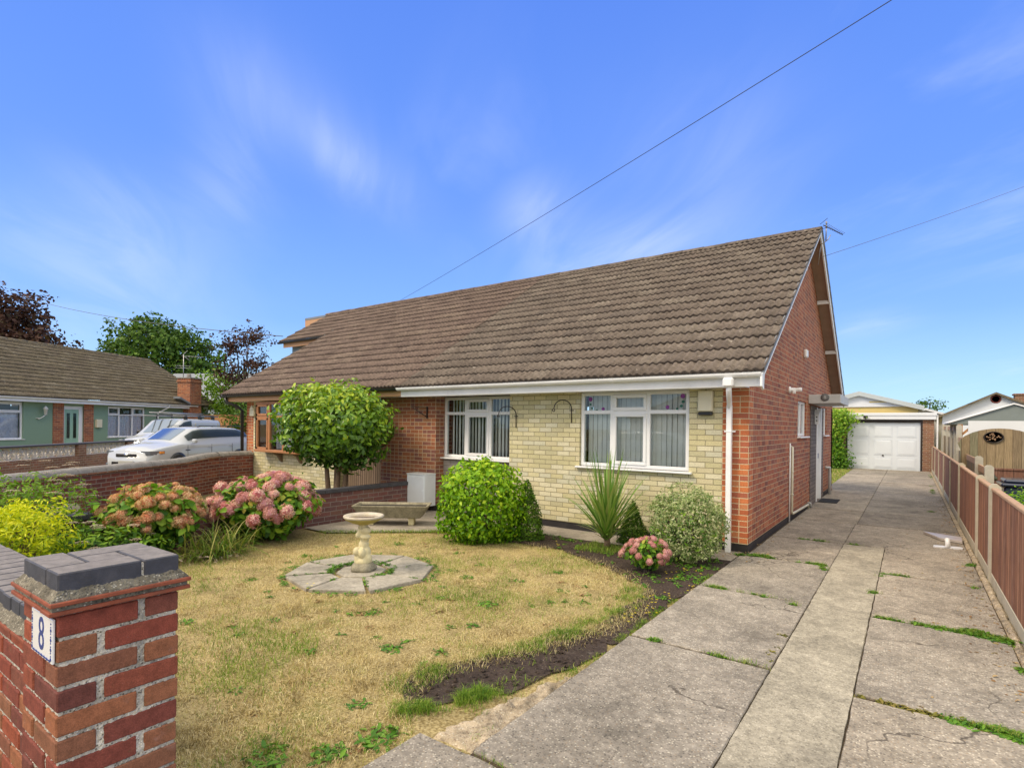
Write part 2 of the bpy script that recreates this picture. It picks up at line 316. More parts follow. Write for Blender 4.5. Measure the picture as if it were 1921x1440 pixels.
glassmat('glass', (.93, .95, .94), 1.5); glassmat('car_glass', (.30, .34, .33), .5, .10)
# leaves: colour chosen per leaf through the 'rnd' attribute
def leafmat(name, cols, rough=.45, trans=.25, spec=.22):
    mt, g = newmat(name); a = g.n('Attribute', 2, {'attribute_name': 'rnd'})
    c = g.ramp(a, [(i/(len(cols)-1), cols[i]) for i in range(len(cols))])
    nd = g.t.nodes.new('ShaderNodeBsdfPrincipled'); g.set(nd.inputs['Base Color'], c); g.set(nd.inputs['Roughness'], rough); g.set(nd.inputs['Specular IOR Level'], spec)
    t = g.n('BsdfTranslucent', Color=g.mix(1, c, (1.3, 1.3, .6), 'MULTIPLY'))
    g.t.links.new(g.n('MixShader', i0=trans, i1=nd.outputs[0], i2=t), g.n('OutputMaterial', None).inputs[0]); return mt
leafmat('camellia_leaf', [(.03, .08, .008), (.08, .18, .014), (.15, .29, .02), (.24, .40, .03), (.42, .52, .04)], .34, .25, .42)
leafmat('privet_leaf', [(.05, .14, .006), (.12, .28, .008), (.19, .38, .01), (.28, .47, .012), (.42, .56, .03)], .42)
leafmat('conifer_leaf', [(.025, .07, .006), (.06, .14, .008), (.14, .25, .015)], .6, .15)
leafmat('variegated_leaf', [(.10, .17, .05), (.20, .30, .10), (.34, .42, .17), (.48, .52, .27), (.55, .57, .36)], .5)
leafmat('hydrangea_leaf', [(.03, .09, .012), (.07, .18, .018), (.13, .28, .02), (.22, .38, .03), (.38, .34, .05)], .5)
leafmat('pink_floret', [(.52, .17, .19), (.72, .36, .38), (.80, .50, .50), (.86, .68, .62), (.76, .66, .50), (.68, .30, .34)], .7, .3)
leafmat('coral_floret', [(.54, .19, .11), (.76, .36, .21), (.78, .48, .32), (.78, .60, .38), (.55, .50, .22), (.42, .24, .13)], .7, .3)
leafmat('mauve_floret', [(.55, .26, .26), (.74, .46, .40), (.64, .28, .44), (.78, .56, .50), (.84, .68, .56)], .7, .3)
leafmat('red_floret', [(.62, .14, .10), (.68, .22, .15), (.66, .33, .22)], .7, .15)
leafmat('yellow_leaf', [(.14, .26, .015), (.34, .46, .015), (.58, .64, .015), (.72, .72, .02)], .45, .3)
leafmat('mixed_leaf', [(.03, .09, .012), (.07, .17, .02), (.14, .28, .02), (.26, .40, .03)], .5)
leafmat('bright_leaf', [(.10, .26, .015), (.18, .38, .02), (.30, .46, .03)], .45, .3)
leafmat('yucca_leaf', [(.09, .20, .03), (.16, .30, .05), (.24, .38, .09), (.34, .36, .12)], .4, .15)
leafmat('dry_seedhead', [(.46, .36, .27), (.55, .46, .36), (.40, .34, .20)], .9, .1)
leafmat('grass_dry', [(.20, .145, .06), (.42, .33, .14), (.62, .51, .26), (.76, .66, .40), (.40, .38, .12)], .8, .2)
leafmat('grass_green', [(.06, .14, .015), (.13, .25, .02), (.24, .34, .04), (.40, .38, .13)], .6, .2)
leafmat('weed_leaf', [(.045, .13, .015), (.09, .22, .02), (.16, .31, .03)], .5, .2)
leafmat('oak_leaf', [(.02, .055, .008), (.045, .11, .014), (.08, .165, .018), (.13, .22, .025)], .6, .15)
leafmat('copper_leaf', [(.035, .016, .014), (.06, .026, .02), (.09, .04, .028), (.05, .035, .015)], .55, .15)
leafmat('lime_leaf', [(.08, .18, .012), (.15, .29, .02), (.24, .38, .03)], .5, .3)
leafmat('ivy_leaf', [(.05, .14, .012), (.10, .24, .018), (.19, .36, .03), (.32, .46, .05)], .45, .3)
leafmat('yellow_petal', [(.75, .60, .02), (.85, .70, .04)], .6, .2)
leafmat('daylily_leaf', [(.07, .15, .015), (.14, .25, .03), (.27, .30, .05), (.42, .34, .16)], .5, .2)
leafmat('litter_leaf', [(.16, .09, .04), (.30, .18, .08), (.42, .30, .15), (.22, .19, .06)], .8, .1)
leafmat('moss', [(.10, .10, .02), (.16, .16, .03), (.22, .17, .05)], .9, .1)
# ------------------------------------------------------------------ mesh builder
class MB:
    def __init__(s): s.v = []; s.f = []; s.mi = []; s.sm = []; s.M = None
    def add(s, vs, fs, mi=0, smooth=False):
        b = len(s.v); vs = [tuple(s.M @ Vector(p)) if s.M else tuple(p) for p in vs]
        s.v += vs
        for f in fs: s.f.append(tuple(i+b for i in f)); s.mi.append(mi); s.sm.append(smooth)
        return s
    def box(s, x0, x1, y0, y1, z0, z1, mi=0, bev=0):
        x0, x1 = min(x0, x1), max(x0, x1); y0, y1 = min(y0, y1), max(y0, y1); z0, z1 = min(z0, z1), max(z0, z1)
        if bev:
            b = min(bev, (x1-x0)*.45, (y1-y0)*.45, (z1-z0)*.45)
            vs = []; idx = {}
            for ix, X in enumerate((x0, x1)):
                for iy, Y in enumerate((y0, y1)):
                    for iz, Z in enumerate((z0, z1)):
                        sx, sy, sz = (1, -1)[ix], (1, -1)[iy], (1, -1)[iz]
                        idx[ix, iy, iz] = len(vs)
                        vs += [(X, Y+sy*b, Z+sz*b), (X+sx*b, Y, Z+sz*b), (X+sx*b, Y+sy*b, Z)]
            I = lambda a, b_, c, k: idx[a, b_, c]+k
            fs = [(I(0,0,0,0), I(0,0,1,0), I(0,1,1,0), I(0,1,0,0)), (I(1,0,0,0), I(1,1,0,0), I(1,1,1,0), I(1,0,1,0)),
                  (I(0,0,0,1), I(1,0,0,1), I(1,0,1,1), I(0,0,1,1)), (I(0,1,0,1), I(0,1,1,1), I(1,1,1,1), I(1,1,0,1)),
                  (I(0,0,0,2), I(0,1,0,2), I(1,1,0,2), I(1,0,0,2)), (I(0,0,1,2), I(1,0,1,2), I(1,1,1,2), I(0,1,1,2))]
            for c in (0, 1):
                fs += [(I(0,0,c,0), I(0,1,c,0), I(0,1,c,2), I(0,0,c,2)), (I(1,0,c,0), I(1,0,c,2), I(1,1,c,2), I(1,1,c,0)),
                       (I(0,0,c,1), I(0,0,c,2), I(1,0,c,2), I(1,0,c,1)), (I(0,1,c,1), I(1,1,c,1), I(1,1,c,2), I(0,1,c,2)),
                       (I(0,c,0,0), I(0,c,1,0), I(0,c,1,1), I(0,c,0,1)),
                       (I(1,c,0,0), I(1,c,0,1), I(1,c,1,1), I(1,c,1,0))]
            for a in (0, 1):
                for b_ in (0, 1):
                    for c in (0, 1): fs.append((I(a,b_,c,0), I(a,b_,c,1), I(a,b_,c,2)))
            return s.add(vs, fs, mi)
        return s.add([(x0,y0,z0),(x1,y0,z0),(x1,y1,z0),(x0,y1,z0),(x0,y0,z1),(x1,y0,z1),(x1,y1,z1),(x0,y1,z1)],
                     [(0,3,2,1),(4,5,6,7),(0,1,5,4),(2,3,7,6),(1,2,6,5),(3,0,4,7)], mi)
    def prism(s, pts, axis, a, b, mi=0):
        """pts: 2-D outline; axis 'x','y' or 'z' is the extrusion axis"""
        n = len(pts)
        P = {'x': lambda p, t: (t, p[0], p[1]), 'y': lambda p, t: (p[0], t, p[1]), 'z': lambda p, t: (p[0], p[1], t)}[axis]
        vs = [P(p, a) for p in pts]+[P(p, b) for p in pts]
        fs = [tuple(range(n))[::-1], tuple(range(n, 2*n))]+[(i, (i+1) % n, n+(i+1) % n, n+i) for i in range(n)]
        return s.add(vs, fs, mi)
    def tube(s, path, rad, seg=8, mi=0, cap=True, smooth=True):
        path = [Vector(p) for p in path]; n = len(path); rad = [rad]*n if isinstance(rad, (int, float)) else rad
        vs = []; up = Vector((0, 0, 1)); last = None
        for i, p in enumerate(path):
            d = (path[min(i+1, n-1)]-path[max(i-1, 0)]).normalized()
            if last is None: a = d.cross(up if abs(d.z) < .95 else Vector((1, 0, 0))).normalized()
            else: a = (last-d*last.dot(d)).normalized()
            last = a; b = d.cross(a)
            for k in range(seg):
                t = 2*math.pi*k/seg; vs.append(p+a*math.cos(t)*rad[i]+b*math.sin(t)*rad[i])
        fs = [(i*seg+k, i*seg+(k+1) % seg, (i+1)*seg+(k+1) % seg, (i+1)*seg+k) for i in range(n-1) for k in range(seg)]
        if cap: fs += [tuple(range(seg))[::-1], tuple(range((n-1)*seg, n*seg))]
        return s.add(vs, fs, mi, smooth)
    def lathe(s, prof, c=(0, 0, 0), seg=24, mi=0, wob=0):
        vs = []; 
        for (r, z) in prof:
            for k in range(seg):
                t = 2*math.pi*k/seg; q = r*(1+wob*math.sin(5*t+z*9)); vs.append((c[0]+q*math.cos(t), c[1]+q*math.sin(t), c[2]+z))
        n = len(prof); fs = [(i*seg+k, i*seg+(k+1) % seg, (i+1)*seg+(k+1) % seg, (i+1)*seg+k) for i in range(n-1) for k in range(seg)]
        fs += [tuple(range(seg))[::-1], tuple(range((n-1)*seg, n*seg))]
        return s.add(vs, fs, mi, True)
    def build(s, name, mats, parent=None, loc=None, rotz=0, uvm=True):
        mats = [mats] if isinstance(mats, str) else mats
        me = bpy.data.meshes.new(name); me.from_pydata(s.v, [], s.f)
        for k in mats: me.materials.append(MATS[k])
        me.polygons.foreach_set('material_index', s.mi); me.polygons.foreach_set('use_smooth', s.sm); me.update()
        if uvm: boxuv(me)
        return link(name, me, parent, loc, rotz)
def boxuv(me):
    nl = len(me.loops); vi = np.empty(nl, int); me.loops.foreach_get('vertex_index', vi)
    cov = np.empty(len(me.vertices)*3); me.vertices.foreach_get('co', cov); cov = cov.reshape(-1, 3)[vi]
    npoly = len(me.polygons); nn = np.empty(npoly*3); me.polygons.foreach_get('normal', nn); nn = np.abs(nn.reshape(-1, 3))
    lt = np.empty(npoly, int); me.polygons.foreach_get('loop_total', lt); N = np.repeat(nn, lt, axis=0)
    ax = N.argmax(1); uvv = np.where((ax == 0)[:, None], cov[:, [1, 2]], np.where((ax == 1)[:, None], cov[:, [0, 2]], cov[:, [0, 1]]))
    L = me.uv_layers.new(name='UVMap'); L.data.foreach_set('uv', uvv.astype(np.float32).ravel())
def link(name, data, parent=None, loc=None, rotz=0):
    o = bpy.data.objects.new(name, data); COL.objects.link(o)
    if parent: o.parent = parent
    if loc is not None: o.location = loc
    o.rotation_euler.z = rotz; return o
def tag(o, label=None, cat=None, group=None, kind=None):
    if label: o['label'] = label
    if cat: o['category'] = cat
    if group: o['group'] = group
    if kind: o['kind'] = kind
    return o
def thing(name, label, cat, loc=(0, 0, 0), rotz=0, group=None):
    return tag(link(name, None, None, loc, rotz), label, cat, group)
def npmesh(name, V, F, mat, parent=None, rnd=None, smooth=False, loc=None):
    """V (n,3), F (m,k) arrays; rnd one number per vertex"""
    me = bpy.data.meshes.new(name or 'bloom'); n, k = F.shape
    me.vertices.add(len(V)); me.vertices.foreach_set('co', V.astype(np.float32).ravel())
    me.loops.add(n*k); me.loops.foreach_set('vertex_index', F.astype(np.int32).ravel())
    me.polygons.add(n); me.polygons.foreach_set('loop_start', np.arange(0, n*k, k, dtype=np.int32))
    if smooth: me.polygons.foreach_set('use_smooth', np.ones(n, bool))
    if rnd is not None:
        a = me.attributes.new('rnd', 'FLOAT', 'POINT'); a.data.foreach_set('value', rnd.astype(np.float32))
    me.materials.append(MATS[mat]); me.update(calc_edges=True)
    return link(name, me, parent, loc) if name else me
def unit(a): return a/np.maximum(np.linalg.norm(a, axis=-1, keepdims=True), 1e-9)
def leaves(P, N, size, aspect=.5, jit=.6, droop=.25, svar=.3, bias=None, up=.3):
    """leaf-shaped folded blades at points P whose blades face roughly along N. returns V,F,rnd"""
    n = len(P); N = unit(N+rng.normal(0, jit, (n, 3))+np.array([0, 0, up]))
    T = rng.normal(0, 1, (n, 3)); T[:, 2] -= droop; T = unit(T-N*(T*N).sum(1, keepdims=True)); B = np.cross(N, T)
    L = size*(1+rng.uniform(-svar, svar, (n, 1))); Wd = L*aspect*.5; fold = Wd*.35
    v = np.stack([P, P+T*L*.35+B*Wd+N*fold, P+T*L*.35-B*Wd+N*fold, P+T*L*.75+B*Wd*.7+N*fold*.6-N*L*.04, P+T*L*.75-B*Wd*.7+N*fold*.6-N*L*.04, P+T*L-N*L*.10, P+T*L*.5-N*L*.02], 1)
    b = np.arange(n)[:, None]*7
    F = np.concatenate([b+np.array(t)[None] for t in ((0, 6, 1), (0, 2, 6), (1, 6, 3), (2, 4, 6), (3, 6, 5), (4, 5, 6))], 0)
    r = rng.uniform(0, 1, n) if bias is None else np.clip(bias+rng.normal(0, .25, n), 0, 1)
    return v.reshape(-1, 3), F, np.repeat(r, 7)
def lump(d, k=5, amp=.12, seed=0):
    """smooth lumpy radius for unit directions"""
    r = np.random.default_rng(seed); out = np.ones(len(d))
    for i in range(k):
        a = unit(r.normal(0, 1, 3)); fr = r.uniform(2.5, 6); out += amp*np.sin(fr*(d@a)*1.7+r.uniform(0, 6))/math.sqrt(k)
    return out
def shell(n, c, rad, seed=0, amp=.12, depth=.35, zmin=-1, taper=0, box=0):
    d = unit(rng.normal(0, 1, (int(n*1.6), 3))); d = d[d[:, 2] > zmin][:n]
    q = 1-depth*rng.uniform(0, 1, len(d))**1.6; rr = lump(d, 6, amp, seed)*q
    if box: rr = rr/((np.hypot(d[:, 0], d[:, 1])**box+np.abs(d[:, 2])**box)**(1/box))
    rad = np.array(rad); P = d*rr[:, None]*rad
    if taper: s = 1-taper*np.clip(-d[:, 2], 0, 1); P[:, 0] *= s; P[:, 1] *= s
    return P+np.array(c), unit(d/rad), q
# ------------------------------------------------------------------ ground and paving
def sheet(name, polys, mat, z, kind='structure', n=0, jag=0):
    mb = MB()
    for pi_, P in enumerate(polys):
        Q = []
        for i, a in enumerate(P):
            b = P[(i+1) % len(P)]; L = math.dist(a, b); k = max(1, int(L/.12)) if jag else 1
            for j in range(k):
                t = j/k; q = (a[0]+(b[0]-a[0])*t, a[1]+(b[1]-a[1])*t)
                if jag: q = (q[0]+random.uniform(-jag, jag), q[1]+random.uniform(-jag, jag))
                Q.append(q)
        mb.add([(x, y, z+.004*pi_) for x, y in Q], [tuple(range(len(Q)))])
    return tag(mb.build(name, mat), kind=kind)
gm = MB(); gm.add([(-600, -300, 0), (600, -300, 0), (600, 900, 0), (-600, 900, 0)], [(0, 1, 2, 3)])
tag(gm.build('ground', 'ground_mix'), kind='structure')
lm = MB(); nx, ny = 60, 60
lx = np.linspace(-6.05, .0, nx); ly = np.linspace(-7.0, -.5, ny)
vs = [(x, y, .008+.012*math.sin(x*2.3+y)*math.cos(y*1.9)*.5+.006) for y in ly for x in lx]
lm.add(vs, [(j*nx+i, j*nx+i+1, (j+1)*nx+i+1, (j+1)*nx+i) for j in range(ny-1) for i in range(nx-1)], 0, True)
tag(lm.build('lawn', 'lawn_soil'), kind='structure')
SOIL = [[(-.60, -5.44), (-.84, -5.30), (-.92, -5.06), (-.76, -4.70), (-.60, -4.28), (-.50, -3.86), (-.32, -3.60), (-.09, -3.86), (-.09, -4.15), (-.19, -4.55), (-.31, -4.92), (-.45, -5.27)],
        [(-.40, -3.85), (-.38, -3.4), (-.37, -3.0), (-.40, -2.6), (-.075, -2.6), (-.075, -3.85)],
        [(-3.6, -.60), (-3.5, -1.6), (-2.65, -1.35), (-2.0, -1.33), (-1.34, -1.68), (-.83, -2.03), (-.45, -2.36), (-.26, -2.95), (-.10, -2.90), (-.07, -1.9), (-.05, -.55)]]
sheet('soil_bed', SOIL, 'soil', .024, jag=.045)
def flagpoly(mb, P, z, th=.03, mi=0, bev=.008):
    c = (sum(p[0] for p in P)/len(P), sum(p[1] for p in P)/len(P)); n = len(P)
    ins = []
    for p in P:
        d = math.dist(p, c); k = 1-bev/d; ins.append((c[0]+(p[0]-c[0])*k, c[1]+(p[1]-c[1])*k))
    vs = [(x, y, z-th) for x, y in P]+[(x, y, z-bev) for x, y in P]+[(x, y, z) for x, y in ins]
    fs = [tuple(range(2*n, 3*n))]
    for i in range(n):
        j = (i+1) % n; fs += [(i, j, n+j, n+i), (n+i, n+j, 2*n+j, 2*n+i)]
    mb.add(vs, fs, mi)
dr = MB()
DTN = []
def slab(x0, x1, y0, y1, mi=0, g_=.004, gy_=.020):
    z = .040+random.uniform(-.004, .004); P = []; b0 = len(dr.v)
    y0 += gy_; y1 -= gy_
    for (a, b) in (((x0+g_, y0), (x1-g_, y0)), ((x1-g_, y0), (x1-g_, y1)), ((x1-g_, y1), (x0+g_, y1)), ((x0+g_, y1), (x0+g_, y0))):
        k = max(1, int(math.dist(a, b)/.07)); jj = .007 if a[1] == b[1] else .003
        for j in range(k):
            t = j/k; P.append((a[0]+(b[0]-a[0])*t+random.uniform(-.003, .003), a[1]+(b[1]-a[1])*t+random.uniform(-jj, jj)))
    flagpoly(dr, P, z, .05, mi, .006); DTN.extend([.55 if mi else random.random()]*(len(dr.v)-b0))
LJ = [-9.4, -7.5, -5.59, -3.635, -1.89, -.12, 1.5, 3.55]; RJ = [-9.4, -7.5, -5.6, -3.72, -1.95, -.13, 1.5, 3.55]
for a, b in zip(LJ, LJ[1:]): slab(-.055 if a < -.5 else .012, .965, a, b)
for a, b in zip(RJ, RJ[1:]): slab(1.45 if a < 1.4 else .965, 2.365, a, b)
for a, b in ((-9.4, -6.6), (-6.6, 1.5)): slab(.965, 1.45, a, b, 1)
fj = [3.55, 5.3, 7.0, 9.7, 13.0, 16.4, 19.93]
for i, (a, b) in enumerate(zip(fj, fj[1:])):
    slab(.012 if b < 9.8 else -.12-.02*i, .985, a, b); slab(.985, 2.365, a+(.3 if i == 2 else 0), b+(.3 if i == 1 else 0))
o = tag(dr.build('driveway', ['slab_concrete', 'strip_concrete']), kind='structure'); a = o.data.attributes.new('rnd', 'FLOAT', 'POINT'); a.data.foreach_set('value', DTN)
sheet('joint_dirt', [[(-.05, -9.4), (2.37, -9.4), (2.37, 9.7), (-.05, 9.7)]], 'joint_dirt', .029)
sheet('path', [[(-6.0, -2.55), (-5.39, -2.56), (-4.13, -1.42), (-3.5, -.78), (-3.0, -.62), (-.06, -.58), (-.06, .02), (-5.7, .02), (-6.0, .02)]], 'path_concrete', .036)
sheet('gutter_strip', [[(2.37, -6), (2.425, -6), (2.425, 19.9), (2.37, 19.9)]], 'haunch_concrete', .030)
hb = MB()
for i in range(34):
    y = -2.6+i*.17; hb.box(2.372+random.uniform(-.006, .01), 2.432, y, y+.165, 0, .055+random.uniform(-.012, .012), 0, .02)
tag(hb.build('kerb', 'haunch_concrete'), kind='structure')
# broken concrete haunch between bed and drive
hm = MB(); gx, gy = 30, 80; vs = []
for j in range(gy):
    t = j/(gy-1); y = -5.60+t*1.15; xl = -.37+.24*t+.05*t*t+.02*math.sin(j*.4)+.012*math.sin(j*1.1); xr = -.0515
    for i in range(gx):
        s_ = i/(gx-1); hh = .030+.008*math.sin(s_*6+j*.21)+.007*math.sin(j*.33+s_*11)+random.uniform(-.0025, .003)
        e = min(1, s_/.16, t/.05, (1-t)/.10); hh = hh*e-.012*(1-e); vs.append((xl+(xr-xl)*s_, y, hh))
hm.add(vs, [(j*gx+i, j*gx+i+1, (j+1)*gx+i+1, (j+1)*gx+i) for j in range(gy-1) for i in range(gx-1)], 0, True)
tag(hm.build('broken_kerb', 'haunch_concrete'), kind='structure')
sf = MB(); flagpoly(sf, [(-.385, -5.60), (-.052, -5.60), (-.052, -6.35), (-.40, -6.35)], .036, .04)
flagpoly(sf, [(-.385, -6.36), (-.052, -6.36), (-.052, -7.1), (-.345, -7.1)], .036, .04)
tag(sf.build('edging_slabs', 'slab_concrete'), kind='structure')
sheet('road', [[(-60, -40), (60, -40), (60, -9.4), (-60, -9.4)]], 'strip_concrete', .012)
sheet('back_garden', [[(-3.5, 9.6), (-.14, 9.6), (-.14, 19.9), (-3.5, 19.9)]], 'lawn_soil', .01)
# ------------------------------------------------------------------ roof builder
def tile_slope(mb, x0, x1, y0, z0, y1, z1, gauge=.35, pitch=.11, seed=1, tw=.33, res=6):
    """tiled slope from eave (y0,z0) up to ridge (y1,z1), running along x; returns UV list"""
    L = math.hypot(y1-y0, z1-z0); n = round(L/gauge); gg = L/n; dy, dz = (y1-y0)/L, (z1-z0)/L; ny_, nz_ = -dz*(1 if y1 > y0 else -1), abs(dy)
    if y1 < y0: ny_ = dz
    nxx = int((x1-x0)/pitch*res)+1; xs = np.linspace(x0, x1, nxx); rd = random.Random(seed)
    ph = (xs/pitch) % 1; prof = .021*np.clip(np.cos((ph-.5)*2*np.pi*.9), -.3, .8)
    uvs = []
    for k in range(n):
        s0, s1 = k*gg-.012, (k+1)*gg+.01; b = len(mb.v); off = (k % 2)*.5
        tid = np.floor(xs/tw+off).astype(int); jz = {t: rd.uniform(-.0045, .006)+(.008 if rd.random() < .02 else 0) for t in set(tid)}; js = {t: rd.uniform(-.006, .006) for t in set(tid)}
        for r_ in range(3):
            for i, x in enumerate(xs):
                h = (-.004, .028, .004)[r_]+(prof[i] if r_ else prof[i]*.6)+jz[tid[i]]-(.013 if r_ and ((x/tw+off) % 1) < .055 else 0)
                s = (s0 if r_ < 2 else s1)+(js[tid[i]] if r_ < 2 else 0)
                mb.v.append((x, y0+dy*s+ny_*h, z0+dz*s+nz_*h)); uvs.append((x/tw+off+60, k+(0.02, .02, .98)[r_]))
        for r_ in range(2):
            for i in range(nxx-1):
                a = b+r_*nxx+i; mb.f.append((a, a+1, a+nxx+1, a+nxx)); mb.mi.append(0); mb.sm.append(r_ == 1)
    return uvs
def build_roof(name, slopes, mat, parent, ridge=None, loc=None, res=6):
    mb = MB(); U = []
    for i, s in enumerate(slopes): U += tile_slope(mb, *s, seed=i+3, res=res)
    if ridge:
        x0, x1, y, z = ridge; k = int((x1-x0)/.45)
        for i in range(k):
            xa = x0+(x1-x0)*i/k; xb = xa+(x1-x0)/k-.006; b = len(mb.v); dz = random.uniform(-.006, .006)
            for x in (xa, xb):
                for t in range(7):
                    an = math.pi*t/6; mb.v.append((x, y-.13*math.cos(an), z-.045+dz+.085*math.sin(an))); U.append((x/.45+20, 7.5))
            for t in range(6): mb.f.append((b+t, b+7+t, b+8+t, b+t+1)); mb.mi.append(0); mb.sm.append(True)
            mb.f.append(tuple(range(b, b+7))); mb.mi.append(0); mb.sm.append(False)
            mb.f.append(tuple(range(b+7, b+14))[::-1]); mb.mi.append(0); mb.sm.append(False)
    me = bpy.data.meshes.new(name); me.from_pydata(mb.v, [], mb.f); me.materials.append(MATS[mat]); me.polygons.foreach_set('use_smooth', mb.sm); me.update()
    L = me.uv_layers.new(name='UVMap'); vi = np.empty(len(me.loops), int); me.loops.foreach_get('vertex_index', vi)
    L.data.foreach_set('uv', np.array(U, np.float32)[vi].ravel())
    return link(name, me, parent, loc)
def wallgrid(mb, axis, t0, t1, u0, u1, z0, z1, ops=(), mi=0):
    us = sorted({u0, u1}|{min(max(o[k], u0), u1) for o in ops for k in (0, 1)})
    for a, b in zip(us, us[1:]):
        if b-a < 1e-5: continue
        mid = (a+b)/2; zs = [z0]; cut = sorted((o[2], o[3]) for o in ops if o[0] < mid < o[1])
        segs = []; cur = z0
        for (c, d) in cut:
            if c > cur: segs.append((cur, c))
            cur = max(cur, d)
        if cur < z1: segs.append((cur, z1))
        for c, d in segs:
            if axis == 'y': mb.box(a, b, t0, t1, c, d, mi)
            else: mb.box(t0, t1, a, b, c, d, mi)
def half_gutter(mb, x0, x1, y, z, r=.058, n=8, step=.0, mi=0):
    """half-round gutter along x, centre line at (y,z)"""
    vs = []; 
    for x in (x0, x1):
        for rr in (r, r-.006):
            for k in range(n+1):
                t = math.pi+math.pi*k/n; vs.append((x, y+rr*math.cos(t), z+rr*math.sin(t)))
    m1 = n+1; fs = []
    for k in range(n): fs += [(k, k+1, 2*m1+k+1, 2*m1+k), (m1+k, 3*m1+k, 3*m1+k+1, m1+k+1)]
    fs += [(0, m1, 3*m1, 2*m1), (n, 2*m1+n, 3*m1+n, m1+n)]
    fs += [tuple(range(0, m1)), tuple(range(2*m1, 3*m1))]
    mb.add(vs, fs, mi, False)
# ------------------------------------------------------------------ windows
def window(parent, x0, x1, z0, z1, y, cols, frame='white_upvc', trans=.27, fixed=None, sash=(), blind='slats', proud=.0, sill=True, axis='y', side=1, name='window', sillmat=None, depth=.07, slat=.46):
    """frame in the plane y (front face), x0..x1 by z0..z1. axis 'x' puts it in a side wall (x and y swap, facing +x)."""
    M = Matrix.Identity(4) if axis == 'y' else Matrix(((0, -1, 0, 0), (1, 0, 0, 0), (0, 0, 1, 0), (0, 0, 0, 1)))
    def mk(): b = MB(); b.M = M; return b
    fr = mk(); ft = .055; yb = y+depth
    fr.box(x0, x1, y, yb, z0, z0+ft, 0, .006); fr.box(x0, x1, y, yb, z1-ft, z1, 0, .006)
    fr.box(x0, x0+ft, y+.0015, yb, z0+ft, z1-ft, 0, .004); fr.box(x1-ft, x1, y+.0015, yb, z0+ft, z1-ft, 0, .004)
    zt = z1-(z1-z0)*trans; edges = [x0+ft*.5]+[x0+(x1-x0)*c for c in cols]+[x1-ft*.5]
    for e in edges[1:-1]: fr.box(e-.03, e+.03, y+.001, yb, z0+ft, z1-ft, 0, .004)
    if trans: fr.box(x0+ft, x1-ft, y+.0025, yb-.002, zt-.028, zt+.028, 0, .004)
    w_ = fr.build(name, frame, parent); gl = mk(); sh = mk()
    rows = [(z0+ft*.5, zt), (zt, z1-ft*.5)] if trans else [(z0+ft*.5, z1-ft*.5)]
    for i, (a, b) in enumerate(zip(edges, edges[1:])):
        for j, (c, d) in enumerate(rows):
            aa, bb, cc, dd = a+.022, b-.022, c+.022, d-.022
            if (i, j) in sash:
                s = .05
                for bx in ((aa, bb, cc, cc+s), (aa, bb, dd-s, dd), (aa, aa+s, cc+s, dd-s), (bb-s, bb, cc+s, dd-s)): sh.box(bx[0], bx[1], y-.014, y+.03, bx[2], bx[3], 0, .006)
                aa, bb, cc, dd = aa+s, bb-s, cc+s, dd-s
            gl.add([(aa, y+.028, cc), (bb, y+.028, cc), (bb, y+.028, dd), (aa, y+.028, dd)], [(0, 1, 2, 3)])
    gl.build('pane', 'glass', w_)
    if sash: sh.build('sash', frame, w_)
    if sill:
        sb = mk(); sb.box(x0-.055, x1+.055, y-.10, y+.01, z0-.032, z0-.002, 0, .008); sb.build('sill', sillmat or frame, w_)
    if blind == 'slats':
        bl = mk(); x = x0+.05; k = 0; rd = random.Random(int(abs(x0)*100))
        while x < x1-.05:
            an = -(slat)+rd.uniform(-.10, .10); c, s = math.cos(an)*.043, math.sin(an)*.043
            xc = x+.043; yy = yb+.09
            bl.add([(xc-c, yy-s, z0+.03), (xc+c, yy+s, z0+.03), (xc+c, yy+s, z1-.03), (xc-c, yy-s, z1-.03)], [(0, 1, 2, 3)]); x += .080
        bl.build('blind', 'blind_slat', w_)
    elif blind == 'net':
        bl = mk(); n = 60; vs = []
        for z in (z0+.03, (zt if trans else z1)-.0):
            for i in range(n+1):
                x = x0+.04+(x1-x0-.08)*i/n; vs.append((x, yb+.06+.018*math.sin(i*1.3), z))
        bl.add(vs, [(i, i+1, n+2+i, n+1+i) for i in range(n)], 0, True); bl.build('curtain', 'curtain', w_)
    rm = mk(); rm.box(x0-.02, x1+.02, yb+.5, yb+.52, z0-.02, z1+.02); rm.build('room_back', 'dark_room', w_)
    return w_
# ------------------------------------------------------------------ the right-hand bungalow
XC, XE, YB, EZ, RY, RZ = -6.185, -12.37, 9.56, 2.21, 4.78, 5.66
TY0, TZ0 = -.43, 2.385
H = thing('bungalow', 'near bungalow with pale yellow brick front and red brick gable beside the long driveway', 'bungalow')
wy = MB(); W1 = (-2.517, -.787, 1.055, 2.21)
wallgrid(wy, 'y', 0, .25, -3.88, -.3375, .145, EZ, [W1]); wy.build('front_wall', 'yellow_brick', H)
pb = MB(); pb.box(-.3375, 0, 0, .25, .145, EZ); pb.build('corner_pier', 'pier_brick', H)
gb = MB(); WA = (3.88, 4.95, 1.53, 2.22); DO = (5.46, 7.57, .0, 2.18); WB = (7.66, 8.32, 1.53, 2.2)
wallgrid(gb, 'x', -.25, 0, .25, YB, .145, EZ, [WA, DO, WB])
sl_ = (RZ-TZ0)/(RY-TY0)
def rz(y): return TZ0-.075+sl_*(min(y, 2*RY-y)-TY0)
gb.prism([(0, EZ), (YB, EZ), (YB, rz(YB)), (RY, rz(RY)), (0, rz(0))], 'x', -.25, 0)
gb.build('gable_wall', 'red_brick', H)
rb = MB(); rb.box(XC, -5.616, 0, .225, .145, EZ); rb.box(XC, -5.616, .225, .47, .145, EZ); rb.build('porch_wall', 'red_block_brick', H)
